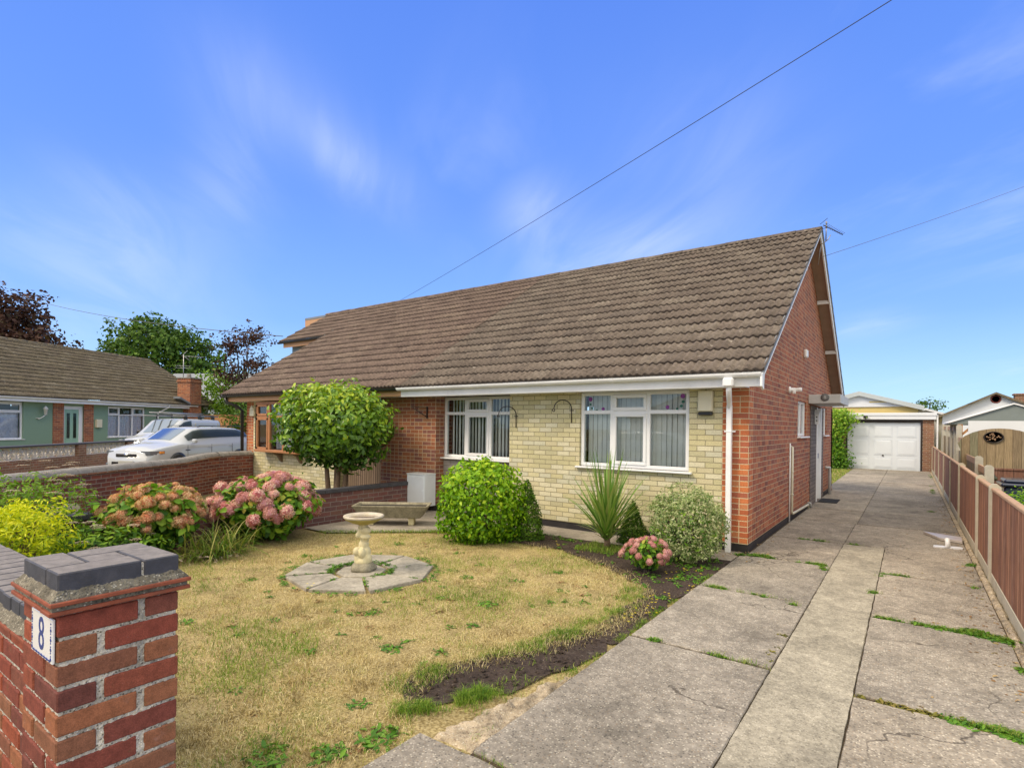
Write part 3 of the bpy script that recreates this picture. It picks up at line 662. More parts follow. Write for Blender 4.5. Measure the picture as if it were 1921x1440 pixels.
pl_ = MB(); pl_.box(-3.88, -.003, .012, .25, 0, .145); pl_.box(-.25, -.012, .013, 5.46, 0, .145); pl_.box(-.25, -.012, 7.57, YB, 0, .145); pl_.box(XC, -5.62, .012, .25, 0, .145)
pl_.build('plinth', 'plinth_black', H)
ba = MB(); ba.box(XC, 0, YB-.25, YB, 0, EZ); ba.build('back_wall', 'red_brick', H)
window(H, W1[0]+.004, W1[1]-.004, 1.057, 2.208, .035, (.31, .645), sash=((1, 0), (1, 1)), slat=.22)
st_ = MB(); st_.box(-5.61, -3.885, .225, .40, 0, 1.02, 0); st_.build('cladding_panel', 'stone_cladding', H)
window(H, -5.606, -3.885, 1.057, 2.205, .235, (.31, .645), sash=((1, 0), (1, 1)))
# coloured window stickers
for nm, pts in (('sticker_purple', ((-2.36, 2.10, .035), (-2.14, 1.945, .03), (-.90, 2.12, .035), (-1.12, 1.965, .03))), ('sticker_green', ((-2.36, 2.02, .02), (-2.33, 1.96, .02), (-2.25, 1.93, .02), (-.895, 2.04, .025), (-.92, 1.98, .025), (-.98, 1.94, .02)))):
    for x, z, r in pts:
        k = MB(); k.add([(x+r*math.cos(t*math.pi/4), .058, z+r*math.sin(t*math.pi/4)*(.8 if r < .03 else 1)) for t in range(8)], [tuple(range(8))]); k.build('window_sticker', nm, H)
window(H, WA[0], WA[1], WA[2], WA[3], .035, (.5,), axis='x', trans=.0, sill=True, blind='slats')
window(H, WB[0], WB[1], WB[2], WB[3], .035, (), axis='x', trans=.0, blind='slats')
dj = MB(); dj.box(-.16, .015, 5.46, 6.33, 0, 2.18); dj.box(-.16, .015, 7.10, 7.57, 0, 2.18); dj.build('door_surround', 'brown_stone', H)
dd = MB(); dd.box(-.12, .03, 6.33, 6.42, .05, 2.16, 0, .006); dd.box(-.12, .03, 7.02, 7.10, .05, 2.16, 0, .006); dd.box(-.10, -.05, 6.42, 7.02, .05, 2.16, 0, .006)
dd.box(-.05, -.04, 6.5, 6.94, .25, .9, 0, .004); dd.box(-.05, -.04, 6.5, 6.94, 1.1, 1.9, 0, .004)
do = dd.build('side_door', 'white_upvc', H); dh = MB(); dh.box(-.05, -.0, 6.9, 6.93, 1.0, 1.12, 0, .004); dh.build('door_handle', 'chrome', do)
ds = MB(); ds.box(-.12, .09, 6.33, 7.15, 0, .05, 0, .006); ds.build('doorstep', 'brown_stone', H)
cp = MB(); cp.box(0, .575, 5.2, 7.0, 2.205, 2.385, 0, .006); ca = cp.build('door_canopy', 'grey_white', H)
cd = MB(); cd.M = Matrix.Translation((.30, 5.197, 2.325)) @ Matrix.Rotation(R(90), 4, 'X'); cd.lathe([(.0, 0), (.075, 0), (.078, .008), (.06, .014), (0, .014)], seg=24); cd.build('number_disc', 'grey_disc', ca)
def text(body, size, mat, parent, M, ext=.002, name='number', align='CENTER', bold=.0):
    cu = bpy.data.curves.new('t', 'FONT'); cu.body = body; cu.size = size; cu.extrude = ext; cu.align_x = align; cu.align_y = 'CENTER'; cu.offset = bold
    tmp = bpy.data.objects.new('t', cu); COL.objects.link(tmp); dg = bpy.context.evaluated_depsgraph_get()
    me = bpy.data.meshes.new_from_object(tmp.evaluated_get(dg)); bpy.data.objects.remove(tmp); me.name = name; me.materials.clear(); me.materials.append(MATS[mat])
    me.transform(M); return link(name, me, parent)
text('8', .10, 'grey_white', ca, Matrix.Translation((.30, 5.180, 2.325)) @ Matrix.Rotation(R(90), 4, 'X'))
# fascia, gutter, soffit, barge boards
fa = MB(); fa.box(XC, .25, -.375, -.35, EZ-.015, 2.385, 0, .004); fa.build('fascia', 'white_paint', H)
sf_ = MB(); sf_.box(XC, .0, -.35, 0, EZ-.005, EZ+.01); sf_.build('soffit', 'white_paint', H)
gu = MB(); half_gutter(gu, XC-.02, .235, -.435, 2.362, .056)
for x in (-5.9, -5.2, -4.4, -3.55, -3.3, -2.55, -1.75, -.95, -.35, .05, .22): 
    half_gutter(gu, x-.018, x+.018, -.435, 2.3625, .0605)
gu.build('gutter', 'white_paint', H)
dp = MB(); dp.box(-.215, -.085, -.50, -.37, 2.19, 2.31, 0, .02)
dp.tube([(-.15, -.435, 2.22), (-.15, -.43, 2.15), (-.19, -.25, 2.06), (-.225, -.10, 2.0), (-.23, -.075, 1.93)], .034, 12); dp.box(-.263, -.197, -.108, -.042, .03, 1.98, 0, .006)
for z in (1.63,): dp.box(-.268, -.192, -.112, -.0, z-.012, z+.012, 0, .004)
dp.box(-.30, -.16, -.055, -.03, 1.62, 1.64)
dp.build('downpipe', 'white_paint', H)
bg_ = MB()
for sgn in (1, -1):
    def Y(y): return y if sgn == 1 else 2*RY-y
    P = [(Y(-.47), TZ0+sl_*-.04-.03), (Y(RY), RZ-.03), (Y(RY), RZ-(.11 if sgn == 1 else .19)), (Y(-.32), TZ0+sl_*.11-(.11 if sgn == 1 else .19))]
    if sgn == 1: P += [(Y(-.36), EZ-.06), (Y(-.47), EZ-.02)]
    bg_.prism(P, 'x', .225, .25)
bg_.build('bargeboard', 'white_paint', H)
vs_ = MB()
for sgn in (1, -1):
    def Y(y): return y if sgn == 1 else 2*RY-y
    vs_.prism([(Y(-.3), rz(-.3)-.03), (Y(RY), rz(RY)-.03), (Y(RY), rz(RY)-.045), (Y(-.3), rz(-.3)-.045)], 'x', 0.001, .225)
vs_.build('verge_soffit', 'soffit_beige', H)
for y in (2*RY-1.7, 2*RY-3.2, 1.7, 3.2):
    pr = MB(); pr.box(0, .222, y-.03, y+.03, rz(y)-.13, rz(y)-.05, 0, .004); pr.build('purlin_end', 'white_paint', H)
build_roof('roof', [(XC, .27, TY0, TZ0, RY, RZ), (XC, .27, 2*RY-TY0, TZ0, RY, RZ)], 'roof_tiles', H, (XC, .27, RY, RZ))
# verge undercloak strip
uc = MB()
for sgn in (1, -1):
    def Y(y): return y if sgn == 1 else 2*RY-y
    uc.prism([(Y(TY0), TZ0-.03), (Y(RY), RZ-.03), (Y(RY), RZ+.012), (Y(TY0), TZ0+.012)], 'x', .235, .268)
uc.build('verge', 'lead_grey', H)
# small fittings
ab = MB(); ab.box(-.655, -.455, -.075, 0, 1.895, 2.18, 0, .015); al = ab.build('alarm_box', 'cream_plastic', H)
ab = MB(); ab.box(-.648, -.462, -.068, 0, 1.845, 1.893, 0, .01); ab.build('alarm_base', 'black_plastic', al)
def hook(x, z, tipdx, mat='black_iron'):
    hb_ = MB(); pts = [(x, -.012, z-.22), (x, -.012, z)]
    for k in range(13):
        t = math.pi*k/12; pts.append((x+tipdx*(1-math.cos(t))/2, -.012-.16*(1-math.cos(t))*.55, z+.14*math.sin(t)))
    ex, ey, ez = pts[-1]
    for k in range(9):
        t = 2*math.pi*k/9; pts.append((ex+.022*math.sin(t)*(1 if tipdx > 0 else -1)*-1, ey-.01, ez-.022+.022*math.cos(t)))
    hb_.tube(pts, .0075, 6); hb_.box(x-.035, x+.035, -.02, 0, z-.03, z-.018); return hb_.build('basket_bracket', mat, H)
hook(-2.66, 1.95, -.22); hook(-3.74, 1.86, -.24)
hr = MB(); hr.box(-5.845, -5.825, -.03, 0, 1.80, 2.02); hr.tube([(-5.835, -.02, 2.0), (-6.02, -.25, 2.02)], .006, 6); hr.tube([(-5.835, -.02, 1.82), (-6.02, -.25, 2.01)], .008, 6); hr.build('basket_bracket', 'black_iron', H)
se = MB(); se.box(0, .07, 4.46, 4.62, 3.08, 3.24, 0, .02); se.build('alarm_sensor', 'white_upvc', H)
sl2 = MB(); sl2.M = Matrix.Translation((0, 2.92, 2.35)) @ Matrix.Rotation(R(90), 4, 'Y'); sl2.lathe([(0, 0), (.06, 0), (.06, .02), (.035, .035), (.032, .13), (.035, .19), (.028, .20), (0, .20)], seg=16)
sl2.M = None; sl2.box(.06, .11, 2.86, 2.92, 2.28, 2.34, 0, .01); sl2.build('security_light', 'white_paint', H)
pp = MB(); pp.tube([(.015, 3.0, 1.42), (.015, 3.0, .05)], .012, 8); pp.build('thin_pipe', 'white_paint', H)
pp = MB(); pp.tube([(.0, 3.14, 1.36), (.03, 3.14, 1.35), (.03, 3.14, .20), (.035, 3.2, .17), (.035, 5.05, .13), (.035, 5.1, .02)], .021, 10)
for z in (.9, .5): pp.tube([(.03, 3.14, z), (.03, 3.14, z+.03)], .028, 10)
pp.build('waste_pipe', 'cream_pipe', H)
pp = MB(); pp.tube([(.0, 5.25, .14), (.05, 5.25, .14), (.05, 5.32, .03)], .022, 10); pp.build('waste_pipe', 'grey_white', H)
pp = MB(); pp.tube([(0, 8.1, .72), (.08, 8.2, .72), (.08, 8.3, .5), (.08, 8.3, .03)], .036, 10); pp.build('waste_pipe', 'grey_white', H)
bh = MB(); bh.box(.018, .10, 6.0, 6.1, 1.78, 2.0, 0, .004); bh.prism([(5.98, 2.0), (6.12, 2.0), (6.05, 2.1)], 'x', .01, .11)
bo = bh.build('birdhouse', 'white_paint', H); 
for z in (1.86, 1.94): bh = MB(); bh.box(.045, .07, 5.995, 5.999, z-.012, z+.012); bh.build('entrance_hole', 'black_plastic', bo)
# meter cabinet
mc = MB(); mc.box(-6.07, -5.60, -.30, -.002, .14, .73, 0, .006); mc.box(-6.075, -5.595, -.31, -.002, .73, .75, 0, .003)
mcx = mc.build('meter_cabinet', 'metal_box', H)
mc = MB(); mc.box(-6.045, -5.625, -.308, -.300, .17, .70, 0, .003); mc.box(-5.66, -5.645, -.315, -.308, .42, .45); mc.build('cabinet_door', 'metal_box', mcx)
# ------------------------------------------------------------------ aerial on the gable
A = thing('aerial', 'small television aerial on a bent arm at the gable peak', 'aerial', (.25, RY, 5.2))
am = MB(); am.tube([(-.05, 0, -.25), (-.02, 0, .05), (.0, 0, .14), (.05, 0, .17), (.12, 0, .22), (.16, 0, .30)], .009, 8); am.tube([(.08, 0, .20), (.085, 0, .56)], .011, 8); am.box(.07, .10, -.015, .015, .54, .58)
am.build('mast', 'alloy', A)
ag = MB(); a0, a1 = Vector((.04, -.06, .50)), Vector((.35, .22, .33))
ag.tube([a0, a1], .008, 6); pv = (a1-a0).normalized().cross(Vector((0, 0, 1))).normalized()
for k in range(11):
    c = a0+(a1-a0)*(.12+.088*k); q = .075-.0018*k; ag.tube([c-pv*q+Vector((0, 0, .02)), c+pv*q+Vector((0, 0, .02))], .004, 5)
for dz in (-.05, .05): ag.tube([a0-pv*.1+Vector((0, 0, dz)), a0+pv*.12+Vector((0, 0, dz*1.8))], .005, 5)
ag.build('antenna', 'black_iron', A)
# ------------------------------------------------------------------ the attached left-hand bungalow
NB = thing('bungalow', 'attached far bungalow with black gutter, brown fascia and oak framed bay window', 'bungalow', (-9, 0, 0))
OFF = (9, 0, 0)
def nb(mb, name, mat, parent=None):
    o = mb.build(name, mat, parent or NB)
    if not parent: o.location = OFF
    return o
q = MB(); wallgrid(q, 'y', 0, .25, -12.03, -8.49, 0, EZ, [(-11.5, -9.7, 1.02, 2.15)]); nb(q, 'front_wall', 'yellow_brick')
q = MB(); q.box(XE, -12.03, 0, .25, 0, EZ); nb(q, 'corner_pier', 'pier_brick')
q = MB(); q.box(XE, XE+.25, .25, YB, 0, EZ); q.prism([(0, EZ), (YB, EZ), (YB, rz(YB)), (RY, rz(RY)), (0, rz(0))], 'x', XE, XE+.25); nb(q, 'gable_wall', 'red_brick')
q = MB(); q.box(-7.15, XC-.001, 0, .47, 0, EZ); nb(q, 'porch_wall', 'red_block_brick')
q = MB(); q.box(XE, XC-.001, YB-.25, YB, 0, EZ); nb(q, 'back_wall', 'red_brick')
q = MB(); q.box(-8.49, -7.15, .15, .20, 0, 2.2); nb(q, 'porch_screen', 'tan_ribs')
q = MB(); q.box(XE-.35, XC-.001, -.375, -.35, EZ-.0, 2.385, 0, .004); nb(q, 'fascia', 'tan_fascia')
q = MB(); q.box(XE-.35, XC-.001, -.35, 0, EZ+.002, EZ+.015); nb(q, 'soffit', 'white_paint')
q = MB(); half_gutter(q, XE-.45, XC-.02, -.435, 2.362, .056)
for x in (-12.5, -11.9, -10.9, -9.9, -8.9, -7.9, -6.9): half_gutter(q, x-.018, x+.018, -.435, 2.3625, .0605)
nb(q, 'gutter', 'black_plastic')
q = MB(); q.tube([(-12.62, -.43, 2.30), (-12.6, -.42, 2.2), (-12.45, -.2, 2.08), (-12.42, -.10, 1.98), (-12.42, -.08, .03)], .04, 12); nb(q, 'downpipe', 'black_plastic')
q = MB(); q.box(-12.13, -11.93, -.07, 0, 1.84, 2.0, 0, .015); q.prism([(-12.13, 2.0), (-11.93, 2.0), (-12.03, 2.12)], 'y', -.07, 0); nb(q, 'alarm_box', 'cream_plastic')
# oak bay window, set forward on brackets
q = MB(); y0 = -.26
q.box(-11.5, -9.7, y0-.03, .02, .96, 1.03, 0, .01); q.box(-11.5, -9.7, y0, 0, 2.12, 2.19, 0, .006)
for x in (-11.47, -10.9, -10.3, -9.77): q.box(x-.035, x+.035, y0, y0+.07, 1.03, 2.12, 0, .006)
q.box(-11.47, -9.77, y0+.002, y0+.06, 1.79, 1.85, 0, .006); q.box(-11.5, -11.44, y0, 0, 1.03, 2.12, 0, .004); q.box(-9.76, -9.7, y0, 0, 1.03, 2.12, 0, .004)
for (a, b, c, d) in ((-11.435, -10.935, 1.03, 1.79), (-11.435, -10.935, 1.85, 2.12)):
    for bx in ((a, b, c, c+.05), (a, b, d-.05, d), (a, a+.05, c, d), (b-.05, b, c, d)): q.box(bx[0], bx[1], y0-.012, y0+.03, bx[2], bx[3], 0, .005)
bw_ = nb(q, 'bay_window', 'oak_frame')
q = MB(); q.add([(-11.44, y0+.03, 1.03), (-9.77, y0+.03, 1.03), (-9.77, y0+.03, 2.12), (-11.44, y0+.03, 2.12)], [(0, 1, 2, 3)]); q.build('pane', 'glass', bw_)
for xb in (-10.78, -9.98):
    q = MB(); q.prism([(-.24, .955), (-.002, .955), (-.002, .72), (-.06, .78), (-.12, .88)], 'x', xb, xb+.08); q.build('bracket', 'bark', bw_)
q = MB(); n = 60
q.add([(-11.15+.023*i, .1+.02*math.sin(i*1.1), z) for z in (1.03, 2.1) for i in range(n+1)], [(i, i+1, n+2+i, n+1+i) for i in range(n)], 0, True); q.build('curtain', 'curtain', bw_)
q = MB(); q.box(-11.5, -9.7, .8, .82, 1, 2.2); q.build('room_back', 'dark_room', bw_)
ro = build_roof('roof', [(XE-.53, XC-.001, TY0, TZ0, RY, RZ), (XE-.53, XC-.001, 2*RY-TY0, TZ0, RY, RZ)], 'neighbour_tiles', NB, (XE-.53, XC-.001, RY, RZ)); ro.location = OFF
q = MB(); q.prism([(TY0, TZ0-.03), (RY, RZ-.03), (RY, RZ-.14), (TY0+.1, TZ0-.10)], 'x', XE-.52, XE-.49); nb(q, 'bargeboard', 'black_plastic')
# side extension under the same upper slope
ey = 2.72; ez = TZ0+sl_*(ey-TY0)
ro = build_roof('extension_roof', [(-15.35, XE-.53, ey, ez, RY, RZ)], 'neighbour_tiles', NB, (-15.6, XE-.53, RY, RZ)); ro.location = OFF
q = MB(); q.box(-14.95, XE-.3, ey+.22, ey+.32, 2.0, ez+.05); q.box(-14.95, -14.85, ey+.3, YB-2, 2.0, ez+.05); nb(q, 'extension_wall', 'slate_cladding')
q = MB(); q.box(-14.95, XE-.3, ey+.32, YB-2, 0, 2.0); nb(q, 'extension_base', 'red_brick')
q = MB(); q.box(-15.2, XE-.2, ey+.05, ey+.08, ez-.20, ez-.02); nb(q, 'extension_fascia', 'tan_fascia')
q = MB(); half_gutter(q, -15.4, XE-.3, ey-.01, ez-.02, .056); nb(q, 'extension_gutter', 'black_plastic')
q = MB(); q.box(-17.2, -13.5, 4.9, 8.2, 5.62, 5.70, 1); q.box(-17.2, -13.5, 4.91, 8.19, 5.38, 5.62); q.box(-17.05, -13.5, 5.0, 8.0, 2.0, 5.38, 2)
nb(q, 'flat_dormer', ['tan_fascia', 'lead_grey', 'slate_cladding'])
# ------------------------------------------------------------------ garage
GA = thing('garage', 'flat roofed garage with white panelled door at the end of the driveway', 'garage', (.9, 20, 0))
def ga(mb, name, mat, parent=None):
    o = mb.build(name, mat, parent or GA)
    if not parent: o.location = (-.9, -20, 0)
    return o
q = MB(); q.box(2.13, 2.5, 20, 26, 0, 2.11); q.box(-.85, -.53, 20, 26, 0, 2.11); q.box(-.53, 2.13, 25.8, 26, 0, 2.11); ga(q, 'brick_pier', 'old_brick')
q = MB(); q.box(-.85, 2.56, 19.86, 26, 2.11, 2.26, 0, .01); q.box(-.87, 2.58, 19.84, 26.1, 2.264, 2.385, 0, .01); ga(q, 'flat_roof', 'white_boards')
q = MB(); q.box(-.53, -.46, 20.0, 20.08, 0, 2.1); q.box(2.06, 2.13, 20.0, 20.08, 0, 2.1); q.box(-.46, 2.06, 20.0, 20.08, 1.99, 2.1); ga(q, 'door_frame', 'black_iron')
q = MB(); q.box(-.46, 2.06, 20.06, 20.10, .02, 1.985)
for i in range(3):
    for (z0, z1) in ((.12, .52), (.66, 1.26), (1.40, 1.84)):
        a = -.30+i*.80; b = a+.60
        q.prism([(a, z0), (b, z0), (b, z1), (a, z1)], 'y', 20.052, 20.06)
        q.add([(a, 20.052, z0), (b, 20.052, z0), (b, 20.052, z1), (a, 20.052, z1), (a+.06, 20.045, z0+.06), (b-.06, 20.045, z0+.06), (b-.06, 20.045, z1-.06), (a+.06, 20.045, z1-.06)], [(0, 1, 5, 4), (1, 2, 6, 5), (2, 3, 7, 6), (3, 0, 4, 7), (4, 5, 6, 7)])
        for bx in ((a-.03, b+.03, z0-.03, z0-.012), (a-.03, b+.03, z1+.012, z1+.03), (a-.03, a-.012, z0-.012, z1+.012), (b+.012, b+.03, z0-.012, z1+.012)): q.box(bx[0], bx[1], 20.052, 20.06, bx[2], bx[3])
gd = ga(q, 'garage_door', 'garage_white')
q = MB(); q.M = Matrix.Translation((.80, 20.05, .62)) @ Matrix.Rotation(R(90), 4, 'X'); q.lathe([(0, 0), (.035, 0), (.03, .03), (0, .035)], seg=12); q.build('door_handle', 'black_iron', gd)
q = MB(); q.box(.12, .28, 19.74, 19.80, 2.16, 2.27, 0, .01); q.box(.18, .22, 19.78, 19.85, 2.12, 2.17); ga(q, 'floodlight', 'black_plastic')
q = MB(); q.box(2.57, 2.62, 19.9, 19.95, 0, 2.3); ga(q, 'drain_pipe', 'white_paint')
# ------------------------------------------------------------------ right boundary fence
FE = thing('fence', 'low red brown plank fence with concrete posts along the driveway', 'fence', (2.47, 8, 0))
posts = [-2.75, .2, 1.68, 4.95, 7.67, 10.55, 13.6, 16.8, 19.75]
for i, y in enumerate(posts):
    z = 1.10 if i < 4 else 1.04
    q = MB(); q.prism([(-.05, 0), (.05, 0), (.05, z-.03), (.02, z), (-.02, z), (-.05, z-.03)], 'y', -.045, .045); 
    o = q.build('post', 'concrete_post', FE); o.location = (.0, y-8, 0)
for i, (a, b) in enumerate(zip(posts, posts[1:])):
    q = MB(); q.box(2.445, 2.47, a+.046, b-.046, .15, 1.03); o = q.build('panel', 'fence_wood', FE); o.location = (-2.47, -8, 0)
    q = MB(); q.box(2.435, 2.495, a+.046, b-.046, 1.03, 1.062, 0, .006); o = q.build('capping_rail', 'rail_wood', FE); o.location = (-2.47, -8, 0)
    q = MB(); q.box(2.44, 2.49, a+.046, b-.046, 0, .148, 0, .006); o = q.build('gravel_board', 'concrete_post', FE); o.location = (-2.47, -8, 0)
# taller weathered fence next door
F2 = thing('fence', 'taller stepped weathered post and rail fence behind the low red fence', 'fence', (2.8, 10, 0))
p2 = [(2.9, .98), (4.5, 1.10), (6.2, 1.19), (9.16, 1.56), (11.6, 1.84), (12.7, 1.86), (14.5, 1.88), (16.9, 1.90), (19.7, 1.96)]
for y, z in p2[1:]:
    q = MB(); q.prism([(-.06, 0), (.06, 0), (.06, z-.03), (.03, z), (-.03, z), (-.06, z-.03)], 'y', -.055, .055); o = q.build('post', 'pale_post', F2); o.location = (0, y-10, 0)
for (a, za), (b, zb_) in zip(p2[1:], p2[2:]):
    q = MB(); zt = min(za, zb_)-.06; q.box(2.785, 2.815, a+.056, b-.056, zt-.12, zt); o = q.build('rail', 'rail_wood', F2); o.location = (-2.8, -10, 0)
    q = MB(); q.box(2.79, 2.81, a+.056, b-.056, 0, zt-.12 if a < 9 else zt-.35); o = q.build('panel', 'brown_wood', F2); o.location = (-2.8, -10, 0)
q = MB(); q.box(2.86, 4.8, 5.5, 5.53, 0, .98); q.box(2.86, 4.8, 5.48, 5.55, .98, 1.01); tag(q.build('fence', 'dark_wood'), 'short dark brown plank fence crossing the garden next door', 'fence')
GT = thing('garden_gate', 'arched timber gate with a round metal plaque in the garden next door', 'gate', (3.3, 9, 0))
q = MB(); P = [(2.68, 0), (4.15, 0), (4.15, 1.25)]+[(3.38+.77*math.cos(math.pi*k/14), 1.28+.46*math.sin(math.pi*k/14)) for k in range(1, 14)]+[(2.68, 1.25)]
q.prism(P, 'y', 9, 9.05); o = q.build('gate_boards', 'brown_wood', GT); o.location = (-3.3, -9, 0)
q = MB(); q.M = Matrix.Translation((3.27, 8.99, 1.535)) @ Matrix.Rotation(R(90), 4, 'X') @ Matrix.Diagonal((1, .74, 1, 1)); q.lathe([(.0, 0), (.155, 0), (.16, .02), (.18, .02), (.182, 0)], seg=28); o = q.build('plaque', 'black_iron', GT); o.location = (-3.3, -9, 0)
q = MB()
for k in range(26):
    t, r = rng.uniform(0, 6.28), .13*math.sqrt(rng.uniform(0, 1)); q.box(3.27+r*math.cos(t)-.012, 3.27+r*math.cos(t)+.012, 8.955, 8.97, 1.535+r*.7*math.sin(t)-.008, 1.535+r*.7*math.sin(t)+.008)
o = q.build('plaque_relief', 'rail_wood', GT); o.location = (-3.3, -9, 0)
q = MB(); q.box(2.86, 6, 9.6, 9.66, 0, 1.92); tag(q.build('boarded_wall', 'white_boards'), 'white boarded wall behind the arched timber gate', 'wall')
GZ = thing('gazebo', 'grey gable roofed gazebo rising over the arched gate', 'gazebo', (3.95, 12, 0))
q = MB(); q.prism([(2.62, 1.86), (5.3, 1.86), (5.3, 1.90), (3.95, 2.40), (2.62, 1.90)], 'y', 12.0, 15.2); o = q.build('roof', 'blue_grey_roof', GZ); o.location = (-3.95, -12, 0)
q = MB(); q.prism([(2.58, 1.885), (3.95, 2.395), (3.95, 2.43), (2.58, 1.92)], 'y', 11.95, 15.2); q.prism([(5.34, 1.885), (3.95, 2.395), (3.95, 2.43), (5.34, 1.92)], 'y', 11.95, 15.2); o = q.build('roof_edge', 'white_paint', GZ); o.location = (-3.95, -12, 0)
q = MB(); q.box(2.80, 2.90, 12.0, 12.1, 0, 1.86); q.box(5.0, 5.1, 12, 12.1, 0, 1.86); q.prism([(2.9, 1.55), (2.9, 1.63), (3.12, 1.86), (3.2, 1.86)], 'y', 12.02, 12.08); o = q.build('timber_post', 'orange_wood', GZ); o.location = (-3.95, -12, 0)
# wheeled bin and frog ornament
BN = thing('wheeled_bin', 'dark navy wheeled bin lid just showing beyond the fence', 'bin', (3.17, 4.0, 0))
q = MB(); q.box(-.26, .26, -.28, .28, .05, .82, 0, .03); q.build('bin_body', 'navy_gloss', BN)
q = MB(); q.box(-.30, .32, -.33, .33, .82, .87, 0, .02); q.box(-.26, .28, -.27, .27, .87, .93, 0, .03); q.build('bin_lid', 'navy_gloss', BN)
FR = thing('frog_ornament', 'dark bronze garden animal ornament sitting on the fence rail', 'ornament', (2.90, 5.3, .78))
def blobs(name, L, mat, parent, vox=.012, smooth=4, loc=None):
    mb = MB()
    for (x, y, z, a, b, c) in L:
        n1_, n2_ = 10, 14; vs = [(x+a*math.sin(math.pi*i/n1_)*math.cos(2*math.pi*j/n2_), y+b*math.sin(math.pi*i/n1_)*math.sin(2*math.pi*j/n2_), z+c*math.cos(math.pi*i/n1_)) for i in range(n1_+1) for j in range(n2_)]
        mb.add(vs, [(i*n2_+j, i*n2_+(j+1) % n2_, (i+1)*n2_+(j+1) % n2_, (i+1)*n2_+j) for i in range(n1_) for j in range(n2_)], 0, True)
    o = mb.build(name, mat, parent, loc, uvm=False)
    rm = o.modifiers.new('r', 'REMESH'); rm.mode = 'VOXEL'; rm.voxel_size = vox; rm.use_smooth_shade = True
    sm = o.modifiers.new('s', 'SMOOTH'); sm.iterations = smooth; sm.factor = .6; return o
blobs('frog_body', [(0, 0, .08, .06, .07, .08), (-.02, -.03, .16, .045, .04, .045), (-.06, -.02, .06, .03, .05, .05), (.06, 0, .05, .03, .05, .04)], 'bronze_green', FR, .01)
q = MB(); q.box(-.08, .08, -.06, .06, -.78, .0); q.build('plinth', 'dark_wood', FR)
# distant buildings on the right
def gable_house(name, label, cat, x0, x1, xa, y0, y1, ez_, az, wall, roof, trim=None, over=.25, th=.12, group=None):
    o = thing(name, label, cat, ((x0+x1)/2, y0, 0), 0, group); L = (-(x0+x1)/2, -y0, 0)
    q = MB(); q.prism([(x0, 0), (x1, 0), (x1, ez_), (xa, az-.12), (x0, ez_)], 'y', y0, y1); a = q.build('wall', wall, o); a.location = L
    q = MB(); sl = (az-ez_)/(xa-x0); sr = (az-ez_)/(x1-xa)
    q.prism([(x0-over, ez_-sl*over), (xa, az), (xa, az-th), (x0-over, ez_-sl*over-th)], 'y', y0-.25, y1); q.prism([(x1+over, ez_-sr*over), (xa, az), (xa, az-th), (x1+over, ez_-sr*over-th)], 'y', y0-.25, y1)
    a = q.build('roof', roof, o); a.location = L
    if trim:
        q = MB(); q.prism([(x0-over, ez_-sl*over-.02), (xa, az-.02), (xa, az-.24), (x0-over, ez_-sl*over-.24)], 'y', y0-.28, y0-.251); q.prism([(x1+over, ez_-sr*over-.02), (xa, az-.02), (xa, az-.24), (x1+over, ez_-sr*over-.24)], 'y', y0-.28, y0-.251); a = q.build('bargeboard', trim, o); a.location = L
    return o
MH = gable_house('mobile_home', 'yellow walled park home with pale grey roof behind the garage', 'mobile home', -3.2, 2.05, -.56, 28, 38, 3.02, 3.77, 'mobile_yellow', 'mobile_roof', 'mobile_roof')
q = MB(); q.prism([(-3.0, 2.92), (1.95, 2.92), (-.56, 3.62)], 'y', 27.93, 27.99); o = q.build('gable_panel', 'white_boards', MH); o.location = (.575, -28, 0)
q = MB(); q.box(-.1, .7, 27.9, 27.925, 3.16, 3.22); o = q.build('name_strip', 'mobile_yellow', MH); o.location = (.575, -28, 0)
gable_house('park_home', 'small white roofed park home beyond the garage roof', 'mobile home', 1.6, 3.3, 2.44, 33, 40, 2.70, 2.99, 'white_boards', 'white_boards')
WB_ = gable_house('bungalow', 'white boarded bungalow with round red vent in its gable', 'bungalow', 3.05, 7.2, 5.09, 28, 38, 2.52, 3.58, 'white_boards', 'old_roof_tiles', None, .2, .1)
q = MB(); q.M = Matrix.Translation((5.1, 27.99, 3.25)) @ Matrix.Rotation(R(90), 4, 'X'); q.lathe([(0, 0), (.15, 0), (.19, .02), (.21, 0)], seg=20); o = q.build('round_vent', 'red_vent', WB_); o.location = (-5.125, -28, 0)
q = MB(); q.box(5.85, 6.4, 28.4, 29, 2.9, 3.45); q.box(5.8, 6.45, 28.35, 29.05, 3.45, 3.52); o = q.build('chimney', 'old_brick', WB_); o.location = (-5.125, -28, 0)
